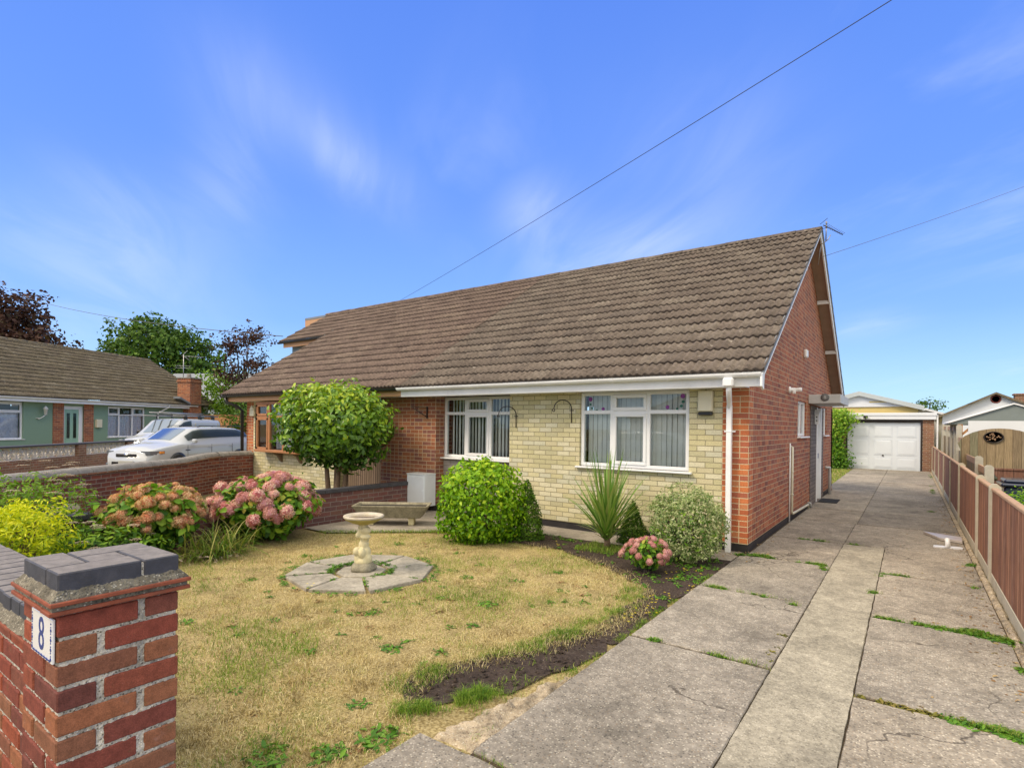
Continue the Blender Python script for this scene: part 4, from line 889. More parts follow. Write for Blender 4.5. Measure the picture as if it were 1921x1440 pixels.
# ------------------------------------------------------------------ gate pillar and front wall, brick by brick
GP = thing('gate_pillar', 'square red brick gate pillar with blue brick cap by the driveway entrance', 'pillar', (-.52, -6.9985, 0))
PL = (.52, 6.9985, 0); px0, px1, py0, py1 = -.689, -.35, -7.168, -6.829
def cbrick(mb, x0, x1, y0, y1, z0, z1, rnd_, bev=.004, j=.0025):
    b = len(mb.v); mb.box(x0+random.uniform(-j, j), x1+random.uniform(-j, j), y0+random.uniform(-j, j)*.6, y1+random.uniform(-j, j)*.6, z0+random.uniform(-j, j)*.5, z1+random.uniform(-j, j)*.5, 0, bev); rnd_ += [random.random()]*(len(mb.v)-b)
def brickmat():
    mt, g = newmat('hand_brick'); o = obj(g); a = g.n('Attribute', 2, {'attribute_name': 'rnd'})
    c = g.ramp(a, [(0, (.15, .052, .042)), (.25, (.24, .062, .042)), (.5, (.30, .078, .042)), (.7, (.20, .068, .048)), (.85, (.24, .105, .06)), (1, (.31, .12, .06))])
    c = g.mix(1, c, g.ramp(g.noise(o, 26, 6, .7), [(.3, .70), (.7, 1.3)]), 'MULTIPLY'); c = g.mix(.7, c, g.mix(1, c, g.ramp(g.noise(o, 260, 3, .7), [(.35, .6), (.7, 1.35)]), 'MULTIPLY'))
    c = g.mix(g.rng(g.noise(g.map(o, loc=(4, 2, 7)), 11, 6, .7), .60, .76, 0, .3), c, (.42, .28, .25))
    c = g.mix(g.rng(g.noise(g.map(o, loc=(1, 8, 2)), 9, 6, .7), .60, .72, 0, .6), c, (.20, .13, .06))
    finish(g, c, .85, g.m('ADD', g.noise(o, 150, 4, .7), g.noise(o, 20, 4)), .5, .004, .25)
brickmat()
def brickobj(mb, rnd_, name, parent, loc):
    o = mb.build(name, 'hand_brick', parent, loc); a = o.data.attributes.new('rnd', 'FLOAT', 'POINT'); a.data.foreach_set('value', rnd_); return o
q = MB(); rn = []; zc = 1.086
for k in range(14):
    z1 = zc-.006-.075*k; z0 = z1-.063
    if z0 < -.05: break
    S, Hh = .215, .102
    L = [(px1-Hh, px1, py0, py0+S), (px1-S, px1, py1-Hh, py1), (px0, px0+Hh, py1-S, py1), (px0, px0+S, py0, py0+Hh)]
    if k % 2: L = [(px1-Hh, px1, py1-S, py1), (px0+.124, px1, py0, py0+Hh), (px0, px0+Hh, py0, py0+S), (px0, px0+S, py1-Hh, py1)]
    for (a, b, c, d) in L: cbrick(q, a, b, c, d, z0, z1, rn)
brickobj(q, rn, 'brickwork', GP, PL)
def rough_box(x0, x1, y0, y1, z0, z1, n=.012, amp=.0025, mi=0, mb=None):
    """box with gritty faces"""
    mb = mb or MB()
    def face(o, a, b, la, lb):
        na, nb_ = max(1, int(la/n)), max(1, int(lb/n)); nr = Vector(a).cross(Vector(b)); vs = []
        for j in range(nb_+1):
            for i in range(na+1):
                e = 0 if i in (0, na) or j in (0, nb_) else random.uniform(-amp, amp)
                vs.append(Vector(o)+Vector(a)*(la*i/na)+Vector(b)*(lb*j/nb_)+nr*e)
        mb.add(vs, [(j*(na+1)+i, j*(na+1)+i+1, (j+1)*(na+1)+i+1, (j+1)*(na+1)+i) for j in range(nb_) for i in range(na)], mi, False)
    face((x0, y0, z0), (1, 0, 0), (0, 0, 1), x1-x0, z1-z0); face((x1, y0, z0), (0, 1, 0), (0, 0, 1), y1-y0, z1-z0)
    face((x0, y1, z0), (0, 0, 1), (1, 0, 0), z1-z0, x1-x0); face((x0, y0, z0), (0, 0, 1), (0, 1, 0), z1-z0, y1-y0); face((x0, y0, z1), (1, 0, 0), (0, 1, 0), x1-x0, y1-y0)
    return mb
rough_box(px0+.006, px1-.0066, py0+.0066, py1-.006, 0, zc+.004, .009, .0028).build('mortar', 'mortar_gravel', GP, PL)
q = MB(); ov = .027
for z, jj in ((1.0905, 0), (1.1185, .09)):
    for (a, b) in ((px0-ov, px0+.10+jj), (px0+.103+jj, px0+.28+jj), (px0+.283+jj, px1+ov)): q.box(a, b, py0-ov+random.uniform(-.002, .002), py1+ov, z, z+.0125, 0, .002)
q.build('creasing_tiles', 'terracotta_tile', GP, PL)
rough_box(px0-ov+.008, px1+ov-.008, py0-ov+.008, py1+ov-.008, 1.1033, 1.1183, .01, .003).build('tile_bedding', 'dark_mortar', GP, PL)
q = MB(); N_ = 56; vs = []; prof_ = [(ov-.003, 1.129), (ov-.005, 1.133), (ov*.8, 1.136), (ov*.62, 1.139), (ov*.45, 1.143), (ov*.3, 1.147), (ov*.15, 1.152), (.0, 1.157), (-.02, 1.158)]
for r_, (o_, z_) in enumerate(prof_):
    c4 = [(px0-o_, py0-o_), (px1+o_, py0-o_), (px1+o_, py1+o_), (px0-o_, py1+o_)]
    for k in range(4):
        a, b = c4[k], c4[(k+1) % 4]
        for i in range(N_):
            t = i/N_; e = random.uniform(-.0022, .0022)+.002*math.sin(i*.5+k) if 0 < r_ < 8 else 0; vs.append((a[0]+(b[0]-a[0])*t+e*.3, a[1]+(b[1]-a[1])*t+e*.3, z_+e))
M4 = 4*N_; q.add(vs, [(r_*M4+i, r_*M4+(i+1) % M4, (r_+1)*M4+(i+1) % M4, (r_+1)*M4+i) for r_ in range(len(prof_)-1) for i in range(M4)]); q.build('mortar_fillet', 'dark_mortar', GP, PL)
q = MB(); cz0, cz1 = 1.140, 1.208
LB = [(px1-.108, px1, py0, py0+.224), (px1-.224, px1, py0+.231, py1), (px0, px0+.108, py1-.224, py1), (px0, px0+.224, py0, py0+.108), (px0+.114, px1-.114, py0+.114, py1-.114)]
for (a, b, c, d) in LB: q.box(a, b, c, d, cz0+random.uniform(-.001, .001), cz1+random.uniform(-.002, .002), 0, .004)
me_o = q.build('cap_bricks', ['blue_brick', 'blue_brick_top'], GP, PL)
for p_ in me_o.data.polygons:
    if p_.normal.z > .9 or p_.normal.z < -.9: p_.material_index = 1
q = MB(); q.box(px0+.004, px1-.004, py0+.004, py1-.004, 1.150, 1.200); q.build('cap_bedding', 'mortar_gravel', GP, PL)
q = MB(); q.box(-.562, -.362, py0-.009, py0-.001, .938, 1.073, 0, .002); pq = q.build('house_number_plaque', 'plaque_white', GP, PL)
MT = lambda x, z: Matrix.Translation((x, py0-.0095, z)) @ Matrix.Rotation(R(90), 4, 'X')
text('8', .145, 'plaque_blue', pq, MT(-.462, 1.006) @ Matrix.Diagonal((.8, 1, 1, 1)), .0006)
q = MB()
for i in range(12):
    t = i/11; z = .952+.107*t
    for x in (-.552, -.372):
        r = .0028 if i % 3 else .006; q.prism([(x-r, z), (x, z-r), (x+r, z), (x, z+r)], 'y', py0-.0105, py0-.009)
for i in range(14):
    x = -.545+.163*i/13; r = .0045 if i % 2 else .0025; q.prism([(x-r*2, .946), (x, .946-r), (x+r*2, .946), (x, .946+r)], 'y', py0-.0105, py0-.009)
q.build('plaque_border', 'plaque_blue', pq)
FW = thing('front_wall', 'low red brick front wall with flat blue brick coping joining the gate pillar', 'wall', (-2.5, -7.01, 0))
FL = (2.5, 7.01, 0); fy0, fy1 = -7.125, -6.91; q = MB(); rn = []; fzt = .905
for k in range(12):
    z1 = fzt-.075*k-.006; z0 = z1-.063
    if z0 < 0: break
    x = px0-.004-(0 if k % 2 else .113)
    if k % 2 == 0: cbrick(q, px0-.106, px0-.004, fy0, fy1, z0, z1, rn)
    while x > -4.8: cbrick(q, x-.215, x, fy0, fy1, z0, z1, rn); x -= .227
brickobj(q, rn, 'brickwork', FW, FL)
rough_box(-4.8, px0, fy0+.0066, fy1-.0035, 0, fzt+.01, .02, .003).build('mortar', 'mortar_gravel', FW, FL)
q = MB()
for z in (.908,):
    x = px0-.03
    while x > -4.8: q.box(x-.16, x-.003, fy0-.035, fy1+.035, z, z+.0125, 0, .002); x -= .163
q.build('creasing_tiles', 'terracotta_tile', FW, FL)
q = MB(); vs = []; n = 160
for r_, (o_, z_) in enumerate(((.031, .921), (.018, .938), (-.004, .966))):
    for i in range(n+1):
        e = random.uniform(-.004, .004); vs.append((px0-.03-4*i/n, fy0-o_+e, z_+e))
q.add(vs, [(r_*(n+1)+i, r_*(n+1)+i+1, (r_+1)*(n+1)+i+1, (r_+1)*(n+1)+i) for r_ in range(2) for i in range(n)])
q.box(-4.8, px0-.028, fy0+.004, fy1-.004, .9205, .95); q.build('mortar_fillet', 'dark_mortar', FW, FL)
q = MB(); x = px0-.004
while x > -4.8:
    e = random.uniform(-.003, .003); q.box(x-.104, x-.002, fy0-.004+e, fy1+.004+e, .948, 1.008+random.uniform(-.002, .002), 0, .004); x -= .107
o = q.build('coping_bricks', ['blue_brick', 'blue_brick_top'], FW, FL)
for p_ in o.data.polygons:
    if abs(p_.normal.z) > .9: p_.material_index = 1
# ------------------------------------------------------------------ low party wall between the two front gardens
PW = thing('garden_wall', 'low purple brick wall with black coping between the two front gardens', 'wall', (-6.1, -3, 0))
q = MB(); q.box(-6.16, -6.05, -6.9, .0, 0, .525); o = q.build('brickwork', 'purple_brick', PW); o.location = (6.1, 3, 0)
q = MB(); y = -6.9
while y < -.1: q.box(-6.185, -6.025, y, y+.222, .527, .59, 0, .005); y += .2265
o = q.build('coping', 'coping_dark', PW); o.location = (6.1, 3, 0)
# ------------------------------------------------------------------ the street to the left; S() converts street axes (across, along) to world
def S(a, b, z=0): return Vector((1.7184-.58336*b+.81222*a, -7.7257+.81222*b+.58336*a, z))
def SV(a, b): return Vector((-.58336*b+.81222*a, .81222*b+.58336*a, 0))
def run_local(p, q_):
    p, q_ = S(*p), S(*q_); d = q_-p; return p, math.atan2(d.y, d.x), d.length
# neighbour's front wall with half-round coping
p, an, L = run_local((-7.30, 5.2), (-7.12, 13.3))
MWl = thing('garden_wall', 'brick garden wall with rounded grey coping beyond the flower bed', 'wall', p, an)
q = MB(); q.prism([(0, 0), (L, 0), (L, .83), (L-.45, .83), (L-1.3, .77), (0, .77)], 'y', -.11, .11); q.build('brickwork', 'dark_red_brick', MWl)
q = MB(); q.prism([(0, .772), (L-1.3, .772), (L-.45, .832), (L, .832), (L, .855), (L-.45, .855), (L-1.3, .795), (0, .795)], 'y', -.14, .14); q.build('tile_course', 'old_brick', MWl)
q = MB(); x = 0
while x < L-.1:
    x1 = min(x+.30, L); vs = []
    for xx in (x+.004, x1-.004):
        zz_ = .797 if xx < L-1.3 else (.797+.06*min(1, (xx-L+1.3)/.85))
        for k in range(9):
            t = math.pi*k/8; vs.append((xx, -.125*math.cos(t), zz_+.10*math.sin(t)+random.uniform(-.002, .002)))
    q.add(vs, [(k, k+1, 10+k, 9+k) for k in range(8)], 0, True); q.add(vs[:9], [tuple(range(9))]); q.add(vs[9:], [tuple(range(9))]); x += .30
q.build('coping', 'coping_grey', MWl)
p, an, L = run_local((-7.12, 13.36), (-6.75, 14.3))
M2 = thing('garden_wall', 'short return of brick wall running up to the far bungalow corner', 'wall', p, an)
q = MB(); q.box(0, L, -.11, .11, 0, .855); q.build('brickwork', 'dark_red_brick', M2)
q = MB()
x = .0
while x < L-.1:
    x1 = min(x+.30, L); vs = [(xx, -.125*math.cos(math.pi*k/8), .856+.10*math.sin(math.pi*k/8)) for xx in (x+.004, x1-.004) for k in range(9)]
    q.add(vs, [(k, k+1, 10+k, 9+k) for k in range(8)], 0, True); x += .30
q.build('coping', 'coping_grey', M2)
o_ = MB(); 
for a_ in ((0, .22), (.27, .5)): o_.prism([(a_[0], 0), (a_[1], 0), (a_[1], .30), (a_[1]-.05, .36), (a_[0]+.05, .36), (a_[0], .30)], 'y', -.05, .05); o_.box(a_[0]+.06, a_[0]+.13, -.06, -.05, .10, .2, 0, .003)
oo = o_.build('garden_ornament', 'lichen_stone', None, S(-7.02, 8.35), 1.95); tag(oo, 'small stone castle shaped ornament at the foot of the brick wall', 'ornament')
# screen-block wall
p, an, L = run_local((-12.75, 9.5), (-14.35, 21.0))
DW = thing('screen_wall', 'brick wall topped with pale pierced screen blocks in front of the green bungalow', 'wall', p, an)
q = MB(); q.box(0, L, -.11, .11, 0, .56); 
pier = []; x = 2.7+3.5
xs_ = [4.2, 8.15, 11.0]
for x in xs_: q.box(x, x+.40, -.13, .13, .56, .92)
q.build('brickwork', 'old_brick', DW)
q = MB(); q.box(0, L, -.15, .15, .92, .97, 0, .008); q.build('coping', 'coping_dark', DW)
q = MB(); b_ = .36
segs = [(0, 4.2)]+[(a+.40, c) for a, c in zip(xs_, xs_[1:]+[L])]
for (a, c) in segs:
    nb_ = max(1, round((c-a)/b_)); w_ = (c-a)/nb_
    for i in range(nb_):
        x0, x1 = a+i*w_+.004, a+(i+1)*w_-.004; z0, z1 = .565, .918; xm, zm = (x0+x1)/2, (z0+z1)/2
        for bx in ((x0, x1, z0, z0+.03), (x0, x1, z1-.03, z1), (x0, x0+.03, z0+.03, z1-.03), (x1-.03, x1, z0+.03, z1-.03)): q.box(bx[0], bx[1], -.03, .03, bx[2], bx[3])
        for (ax_, az_) in ((x0+.02, z0+.02), (x1-.02, z0+.02), (x0+.02, z1-.02), (x1-.02, z1-.02)):
            m1 = Vector((xm, 0, zm)); e = Vector((ax_, 0, az_)); d = e-m1; nn_ = Vector((-d.z, 0, d.x)).normalized()
            for sg in (-1, 1):
                mid = (m1+e)/2+nn_*.036*sg; n_ = nn_*.011
                for u0, u1 in ((m1, mid), (mid, e)):
                    q.add([(v.x, yy, v.z) for yy in (-.026, .026) for v in (u0-n_, u1-n_, u1+n_, u0+n_)], [(0, 1, 2, 3), (7, 6, 5, 4), (0, 4, 5, 1), (2, 6, 7, 3)])
q.build('screen_blocks', 'block_white', DW)
# green bungalow
GA0 = S(-19.4, 21.0); GU = SV(.148, .989); gan = math.atan2(GU.y, GU.x)
GH = thing('bungalow', 'green rendered bungalow with brown tiled roof and red brick door piers', 'bungalow', GA0, gan)
q = MB(); wl = [(-2.6, .87, .92, 2.40), (2.53, 3.47, 0, 2.3), (4.71, 6.87, .92, 2.38)]
wallgrid(q, 'y', 0, .25, -5, 9.9, 0, 2.42, wl); q.box(9.9, 12.0, .45, .7, 0, 2.42); q.box(-5, 12.0, 8.3, 8.5, 0, 2.42)
q.prism([(.25, 2.42), (8.3, 2.42), (4.4, 5.15)], 'x', 11.8, 12.0); q.box(11.8, 12.0, .5, 8.4, 0, 2.42); q.build('wall', 'green_render', GH)
q = MB(); q.box(2.06, 2.53, -.03, .25, 0, 2.42); q.box(3.47, 3.94, -.03, .25, 0, 2.42); q.build('brick_pier', 'red_brick', GH)
window(GH, -2.6, .87, .93, 2.38, .06, (.36, .70), frame='white_upvc', sash=((2, 1),), blind='net')
window(GH, 4.71, 6.87, .93, 2.36, .06, (.31, .66), sash=((0, 1), (2, 1)), blind='net')
q = MB(); q.box(2.53, 2.62, .05, .12, .02, 2.3); q.box(3.30, 3.47, .05, .12, .02, 2.3); q.box(2.62, 3.30, .051, .12, 2.16, 2.3); q.build('door_frame', 'white_upvc', GH)
q = MB(); q.box(2.62, 3.30, .08, .12, .02, 2.16)
for (a, b) in ((2.70, 2.92), (3.0, 3.22)):
    q.box(a, b, .07, .08, .15, .72, 0, .005); q.box(a, b, .068, .08, .86, 2.06, 0, .006)
dg_ = q.build('door', 'door_green', GH); q = MB()
for (a, b) in ((2.74, 2.88), (3.04, 3.18)): q.box(a, b, .060, .067, .92, 2.0)
q.build('door_glass', 'car_glass', dg_)
q = MB(); q.box(4.02, 4.30, -.12, -.002, 1.38, 1.75, 0, .01); q.build('letter_box', 'cream_plastic', GH)
q = MB(); q.lathe([(0, 1.62), (.05, 1.62), (.075, 1.85), (.10, 1.86), (.02, 1.98), (0, 1.98)], (1.62, -.16, .28), 6); q.tube([(1.42, 0, 1.75), (1.42, -.08, 1.73), (1.5, -.14, 1.8), (1.62, -.16, 1.9)], .015, 6); q.lathe([(0, 0), (.07, 0), (.07, .02), (0, .02)], (1.42, -.02, 1.75), 10); q.build('porch_lamp', 'white_upvc', GH)
q = MB(); q.box(-5, 9.9, -.40, -.37, 2.40, 2.58, 0, .004); q.box(10.35, 12.3, .10, .13, 2.40, 2.56, 0, .004); q.box(-5, 9.9, -.37, 0, 2.405, 2.42); q.box(9.9, 12.2, .13, .45, 2.405, 2.42); q.build('fascia', 'white_paint', GH)
q = MB(); half_gutter(q, -5, 9.95, -.46, 2.57, .06); half_gutter(q, 10.35, 12.4, .04, 2.56, .06); 
q.tube([(7.9, -.46, 2.5), (7.9, -.42, 2.42), (7.6, -.10, 2.15), (7.6, -.06, 2.05), (7.6, -.06, .1)], .035, 8); q.tube([(11.6, .04, 2.5), (11.4, .3, 2.2), (11.4, .38, .1)], .035, 8); q.build('gutter', 'white_paint', GH)
build_roof('roof', [(-5, 11.9, -.45, 2.60, 4.3, 5.40), (-5, 11.9, 9.05, 2.60, 4.3, 5.40)], 'old_roof_tiles', GH, (-5, 11.9, 4.3, 5.40), res=4)
build_roof('roof_wing', [(10.35, 12.5, .05, 2.58, .6, 2.90)], 'old_roof_tiles', GH, None, res=4)
CH = MB(); CH.box(9.42, 10.3, -.42, .35, 0, 4.05); CH.box(9.38, 10.34, -.46, .39, 3.86, 3.95); ch = CH.build('chimney', 'red_brick', GH)
q = MB(); q.box(9.38, 10.34, -.46, .39, 4.05, 4.12, 0, .01); q.lathe([(.10, 0), (.12, .02), (.10, .22), (.08, .22)], (9.85, 0, 4.12), 12); q.build('chimney_pot', 'coping_grey', ch)
q = MB(); q.prism([(8.6, 3.02), (9.38, 2.72), (9.38, 2.62), (8.6, 2.92)], 'y', -.5, -.1); q.build('lead_flashing', 'lead_grey', GH)
AE = thing('aerial', 'television aerial on the red brick chimney of the green bungalow', 'aerial', S(-18.35, 30.9, 4.1))
q = MB(); q.tube([(0, 0, -.5), (0, 0, 1.35)], .022, 8); q.build('mast', 'alloy', AE)
q = MB(); d = SV(1, .1).normalized(); c = SV(.2, -1).normalized()
q.tube([Vector((0, 0, 1.25))-d*.1, Vector((0, 0, 1.2))+d*1.1], .014, 6); q.tube([Vector((0, 0, 1.25))-d*.1, Vector((0, 0, 1.55))+d*.2], .012, 6); q.tube([Vector((0, 0, 1.25)), Vector((0, 0, .98))+d*.35], .012, 6)
for k in range(7): e = Vector((0, 0, 1.23))+d*(.1+.15*k); q.tube([e-c*.18, e+c*.18], .008, 5)
for z in (.7, .58): q.tube([Vector((0, 0, z))-d*.45, Vector((0, 0, z))+d*.42], .012, 6)
q.build('antenna', 'alloy', AE)
FB = gable_house('bungalow', 'grey roofed bungalow with a white bargeboard showing behind the chimney', 'bungalow', -2.6, 2.6, 0, 0, 8, 3.2, 5.2, 'white_boards', 'lead_grey', 'white_boards', .3)
FB.location = S(-24.5, 40.5); FB.rotation_euler.z = gan+math.pi
p, an, L = run_local((-15.6, 30), (-13.5, 28.6))
TF = thing('fence', 'brown plank fence with a pale post behind the parked cars', 'fence', p, an)
q = MB(); q.box(-2, L-.1, -.02, .02, 0, 2.05); q.box(-2, L-.1, -.04, .04, 2.05, 2.09); q.build('panel', 'orange_wood', TF); q = MB(); q.box(L-.1, L+.06, -.08, .08, 0, 2.18); q.build('post', 'pale_post', TF)
# ------------------------------------------------------------------ vehicles (local +x = nose, length along x)
def loft(name, label, cat, loc, rotz, ST, mats, glass, wheels, wr, arch=.06):
    """ST rows: x, half width, belt z, roof half width, roof z"""
    T = thing(name, label, cat, loc, rotz)
    ST = np.array(ST, float); NX = 90; X = np.linspace(ST[0, 0], ST[-1, 0], NX)
    def smooth_interp(col):
        y = np.interp(X, ST[:, 0], ST[:, col]); k = np.ones(3)/3; yy = np.convolve(np.pad(y, 1, 'edge'), k, 'valid'); return yy
    Wd, BZ, RW, RZ_ = (smooth_interp(c) for c in (1, 2, 3, 4))
    def sec(i):
        w_, b, r, z = Wd[i], BZ[i], RW[i], RZ_[i]; zb_ = .20
        pts = [(0, zb_), (w_*.82, zb_), (w_*.95, zb_+.05), (w_*.995, .42), (w_, .62), (w_*.985, b-.10), (w_*.955, b-.01), (w_*.93, b+.015)]
        if z-b > .10:
            for t in (.33, .66, .92): pts.append((w_*.93+(r-w_*.93)*t**1.25, b+.015+(z-.05-b)*t))
            pts += [(r*.93, z-.018), (r*.7, z+.005), (r*.35, z+.02), (0, z+.025)]
        else:
            for t in (.12, .25, .4): pts.append((w_*.93*(1-t)+0*t, b+.015+(z-b)*t*1.3+.012*t))
            for t in (.55, .7, .85, 1): pts.append((w_*.93*(1-t), b+.015+(z-b)*(.55+.45*t)+.02*t))
        return pts
    secs = [sec(i) for i in range(NX)]; n = len(secs[0]); mb = MB(); vs = []
    for i in range(NX):
        P = secs[i]; vs += [(X[i], -y, z) for y, z in P]+[(X[i], y, z) for y, z in P[::-1][1:-1]]
    m_ = 2*n-2; fs = [(i*m_+k, i*m_+(k+1) % m_, (i+1)*m_+(k+1) % m_, (i+1)*m_+k) for i in range(NX-1) for k in range(m_)]
    fs += [tuple(range(m_))[::-1], tuple(range((NX-1)*m_, NX*m_))]; mb.add(vs, fs, 0, True)
    body = mb.build('body', mats, T, uvm=False)
    # glazing laid just proud of the shell
    for (nm, x0, x1, k0, k1, both) in glass:
        ii = [i for i in range(NX) if x0 <= X[i] <= x1]
        for sgn in ((-1, 1) if both else (1,)):
            gm_ = MB(); vs = []
            for i in ii:
                P = secs[i]; rng_ = P[k0:k1+1]
                if not both: rng_ = [(-a, b) for a, b in P[k0:]]+[(a, b) for a, b in P[::-1][1:n-k0]]
                for (y, z) in rng_: vs.append((X[i]+(.006 if not both else 0)*(1 if x1 > 0 else -1), (y+ .012)*sgn if both else y, z+.016))
            kk = len(rng_); gm_.add(vs, [(i*kk+j, i*kk+j+1, (i+1)*kk+j+1, (i+1)*kk+j) for i in range(len(ii)-1) for j in range(kk-1)], 0, True)
            gm_.build(nm, 'car_glass', T, uvm=False)
    for wx in wheels:
        wy_ = float(np.interp(wx, X, Wd))
        for sgn in (-1, 1):
            q = MB(); q.M = Matrix.Translation((wx, sgn*(wy_+.004), wr)) @ Matrix.Rotation(R(90), 4, 'X'); a = wr+arch
            q.lathe([(0, -.004), (a, -.004), (a, .004), (0, .004)], seg=36); q.build('wheel_arch', 'car_black', T, uvm=False)
            q = MB(); q.M = Matrix.Translation((wx, sgn*(wy_-.06), wr)) @ Matrix.Rotation(R(90)*-sgn*-1*-1, 4, 'X')
            q.lathe([(.0, -.07), (wr*.9, -.07), (wr, -.04), (wr, .075), (wr*.93, .10), (wr*.70, .10), (wr*.68, .08), (0, .06)], seg=36); wh = q.build('wheel', 'tyre_black', T, uvm=False)
            q = MB(); q.M = Matrix.Translation((wx, sgn*(wy_+.02), wr)) @ Matrix.Rotation(-R(90)*sgn, 4, 'X')
            for k in range(10):
                t = 2*math.pi*k/10; c, s_ = math.cos(t), math.sin(t); q.tube([(0, 0, .03), (wr*.66*c, wr*.66*s_, .02)], .018, 5)
            q.lathe([(wr*.64, 0), (wr*.70, .0), (wr*.70, .03), (wr*.64, .03)], seg=30); q.lathe([(0, 0), (.06, 0), (.05, .05), (0, .05)], seg=14); q.build('rim', 'alloy', wh, uvm=False)
    return T, X, Wd, secs
c1_, c2_ = S(-11.66, 16.8), S(-10.75, 21.5); fwd = c1_-c2_; can = math.atan2(fwd.y, fwd.x); cmid = (c1_+c2_)/2
CAR, X, Wd, _ = loft('parked_car', 'white estate car parked nose out beside the brick garden wall', 'car', cmid, can,
    [(-2.42, .70, .72, .5, .95), (-2.36, .84, .95, .55, 1.15), (-2.15, .89, 1.0, .60, 1.36), (-1.6, .91, 1.0, .64, 1.47), (-.6, .92, .97, .66, 1.50), (.25, .92, .95, .64, 1.485), (.55, .92, .95, .62, 1.44),
     (1.30, .92, .95, .60, 1.03), (1.42, .92, .93, .62, .99), (1.9, .90, .86, .6, .95), (2.2, .86, .80, .5, .90), (2.32, .79, .76, .4, .85), (2.38, .72, .72, .4, .80), (2.42, .63, .68, .3, .75)],
    ['car_white'], [('side_window', -2.1, .95, 8, 10, True), ('windscreen', .52, 1.27, 12, 0, False)], (-1.43, 1.42), .325)
q = MB(); q.M = Matrix.Translation((0, 0, 0))
q.box(2.35, 2.432, -.54, .54, .24, .47, 0, .03); q.box(2.35, 2.432, -.38, .38, .585, .70, 0, .02); q.build('grille', 'car_black', CAR)
q = MB(); q.box(2.42, 2.438, -.35, .35, .636, .648); q.M = Matrix.Translation((2.43, 0, .67)) @ Matrix.Rotation(R(90), 4, 'Y') @ Matrix.Diagonal((.5, 1, 1, 1)); q.lathe([(0, 0), (.085, 0), (.08, .012), (0, .014)], seg=20); bd = q.build('badge', 'chrome', CAR)
q = MB(); q.box(2.42, 2.446, -.26, .26, .37, .48, 0, .004); q.build('number_plate', 'plate_grey', CAR)
for sgn in (-1, 1):
    q = MB(); q.prism([(2.405, sgn*.48), (2.40, sgn*.68), (2.345, sgn*.775), (2.2, sgn*.845), (1.92, sgn*.89), (1.9, sgn*.80), (2.2, sgn*.6)], 'z', .655, .775)
    hl = q.build('headlight', 'headlight', CAR)
    q = MB(); q.box(1.93, 2.10, sgn*.87-.03, sgn*.87+.03, .69, .76, 0, .01); q.build('indicator', 'amber', hl)
    q = MB(); q.box(.78, .90, sgn*.93, sgn*1.09, .99, 1.12, 0, .03); q.build('wing_mirror', 'car_white', CAR)
    q = MB(); q.tube([(-1.95, sgn*.60, 1.50), (-1.8, sgn*.61, 1.545), (.1, sgn*.60, 1.545), (.25, sgn*.59, 1.50)], .014, 6); q.build('roof_rail', 'car_black', CAR)
    for xx in (.05, -1.0):
        q = MB(); q.box(xx-.1, xx+.1, sgn*.925, sgn*.945, .85, .875, 0, .008); q.build('door_handle', 'car_white', CAR)
    q = MB()
    for xx in (1.02, -.05, -1.08): q.box(xx-.003, xx+.003, sgn*.915, sgn*.923, .3, .93)
    q.box(-1.1, 1.0, sgn*.915, sgn*.926, .30, .33); q.build('door_gap', 'car_black', CAR)
    q = MB(); q.box(.92, 1.12, sgn*.918, sgn*.926, .76, .785, 0, .003); q.build('wing_vent', 'car_black', CAR)
    q = MB(); q.box(2.30, 2.41, sgn*.60, sgn*.76, .33, .41, 0, .02); q.build('fog_light', 'headlight', CAR)
v1, v2 = S(-14.95, 22.0), S(-14.6, 26.5); fwd = v1-v2; van_a = math.atan2(fwd.y, fwd.x)
VAN, X, Wd, _ = loft('parked_van', 'small white van with a roof rack parked on the green bungalow drive', 'van', (v1+v2)/2, van_a,
    [(-2.2, .80, .9, .70, 1.70), (-2.12, .87, 1.05, .74, 1.78), (-1.5, .89, 1.08, .77, 1.80), (.1, .89, 1.08, .77, 1.80), (.45, .89, 1.08, .75, 1.74), (1.30, .89, 1.08, .68, 1.17), (1.45, .88, 1.05, .68, 1.12), (1.95, .85, .92, .6, 1.0), (2.15, .78, .78, .5, .86), (2.25, .6, .6, .4, .7)],
    ['car_white'], [('side_window', .0, 1.0, 8, 10, True), ('windscreen', .40, 1.28, 12, 0, False)], (-1.35, 1.4), .32)
q = MB()
for sgn in (-1, 1): q.tube([(-2.1, sgn*.66, 1.93), (1.0, sgn*.66, 1.93)], .022, 8)
q.tube([(-1.9, 0, 2.04), (.9, 0, 2.06)], .03, 8); q.tube([(-1.9, -.45, 2.04), (.9, -.45, 2.06)], .03, 8)
rr = q.build('roof_rack', 'alloy', VAN); q = MB()
for xx in (-1.7, -.75, .2):
    q.box(xx-.03, xx+.03, -.70, .70, 1.95, 1.99, 0, .006)
    for sgn in (-1, 1): q.box(xx-.04, xx+.04, sgn*.62-.03, sgn*.70+.03, 1.78, 1.93, 0, .01)
q.build('rack_bar', 'black_plastic', rr)
for sgn in (-1, 1):
    q = MB(); q.box(.72, .86, sgn*.90, sgn*1.08, 1.08, 1.30, 0, .03); q.build('wing_mirror', 'car_black', VAN)
    q = MB(); q.box(1.7, 2.12, sgn*.66, sgn*.86, .80, .96, 0, .04); q.build('headlight', 'headlight', VAN)
    q = MB()
    for bx in ((-1.75, -.15, 1.62, 1.635), (-1.75, -.15, 1.15, 1.165), (-1.765, -1.75, 1.15, 1.635), (-.15, -.135, 1.15, 1.635)): q.box(bx[0], bx[1], sgn*.86, sgn*.895, bx[2], bx[3])
    q.build('side_panel_line', 'grey_white', VAN)
q = MB(); q.box(2.1, 2.26, -.45, .45, .45, .62, 0, .03); q.build('grille', 'car_black', VAN)
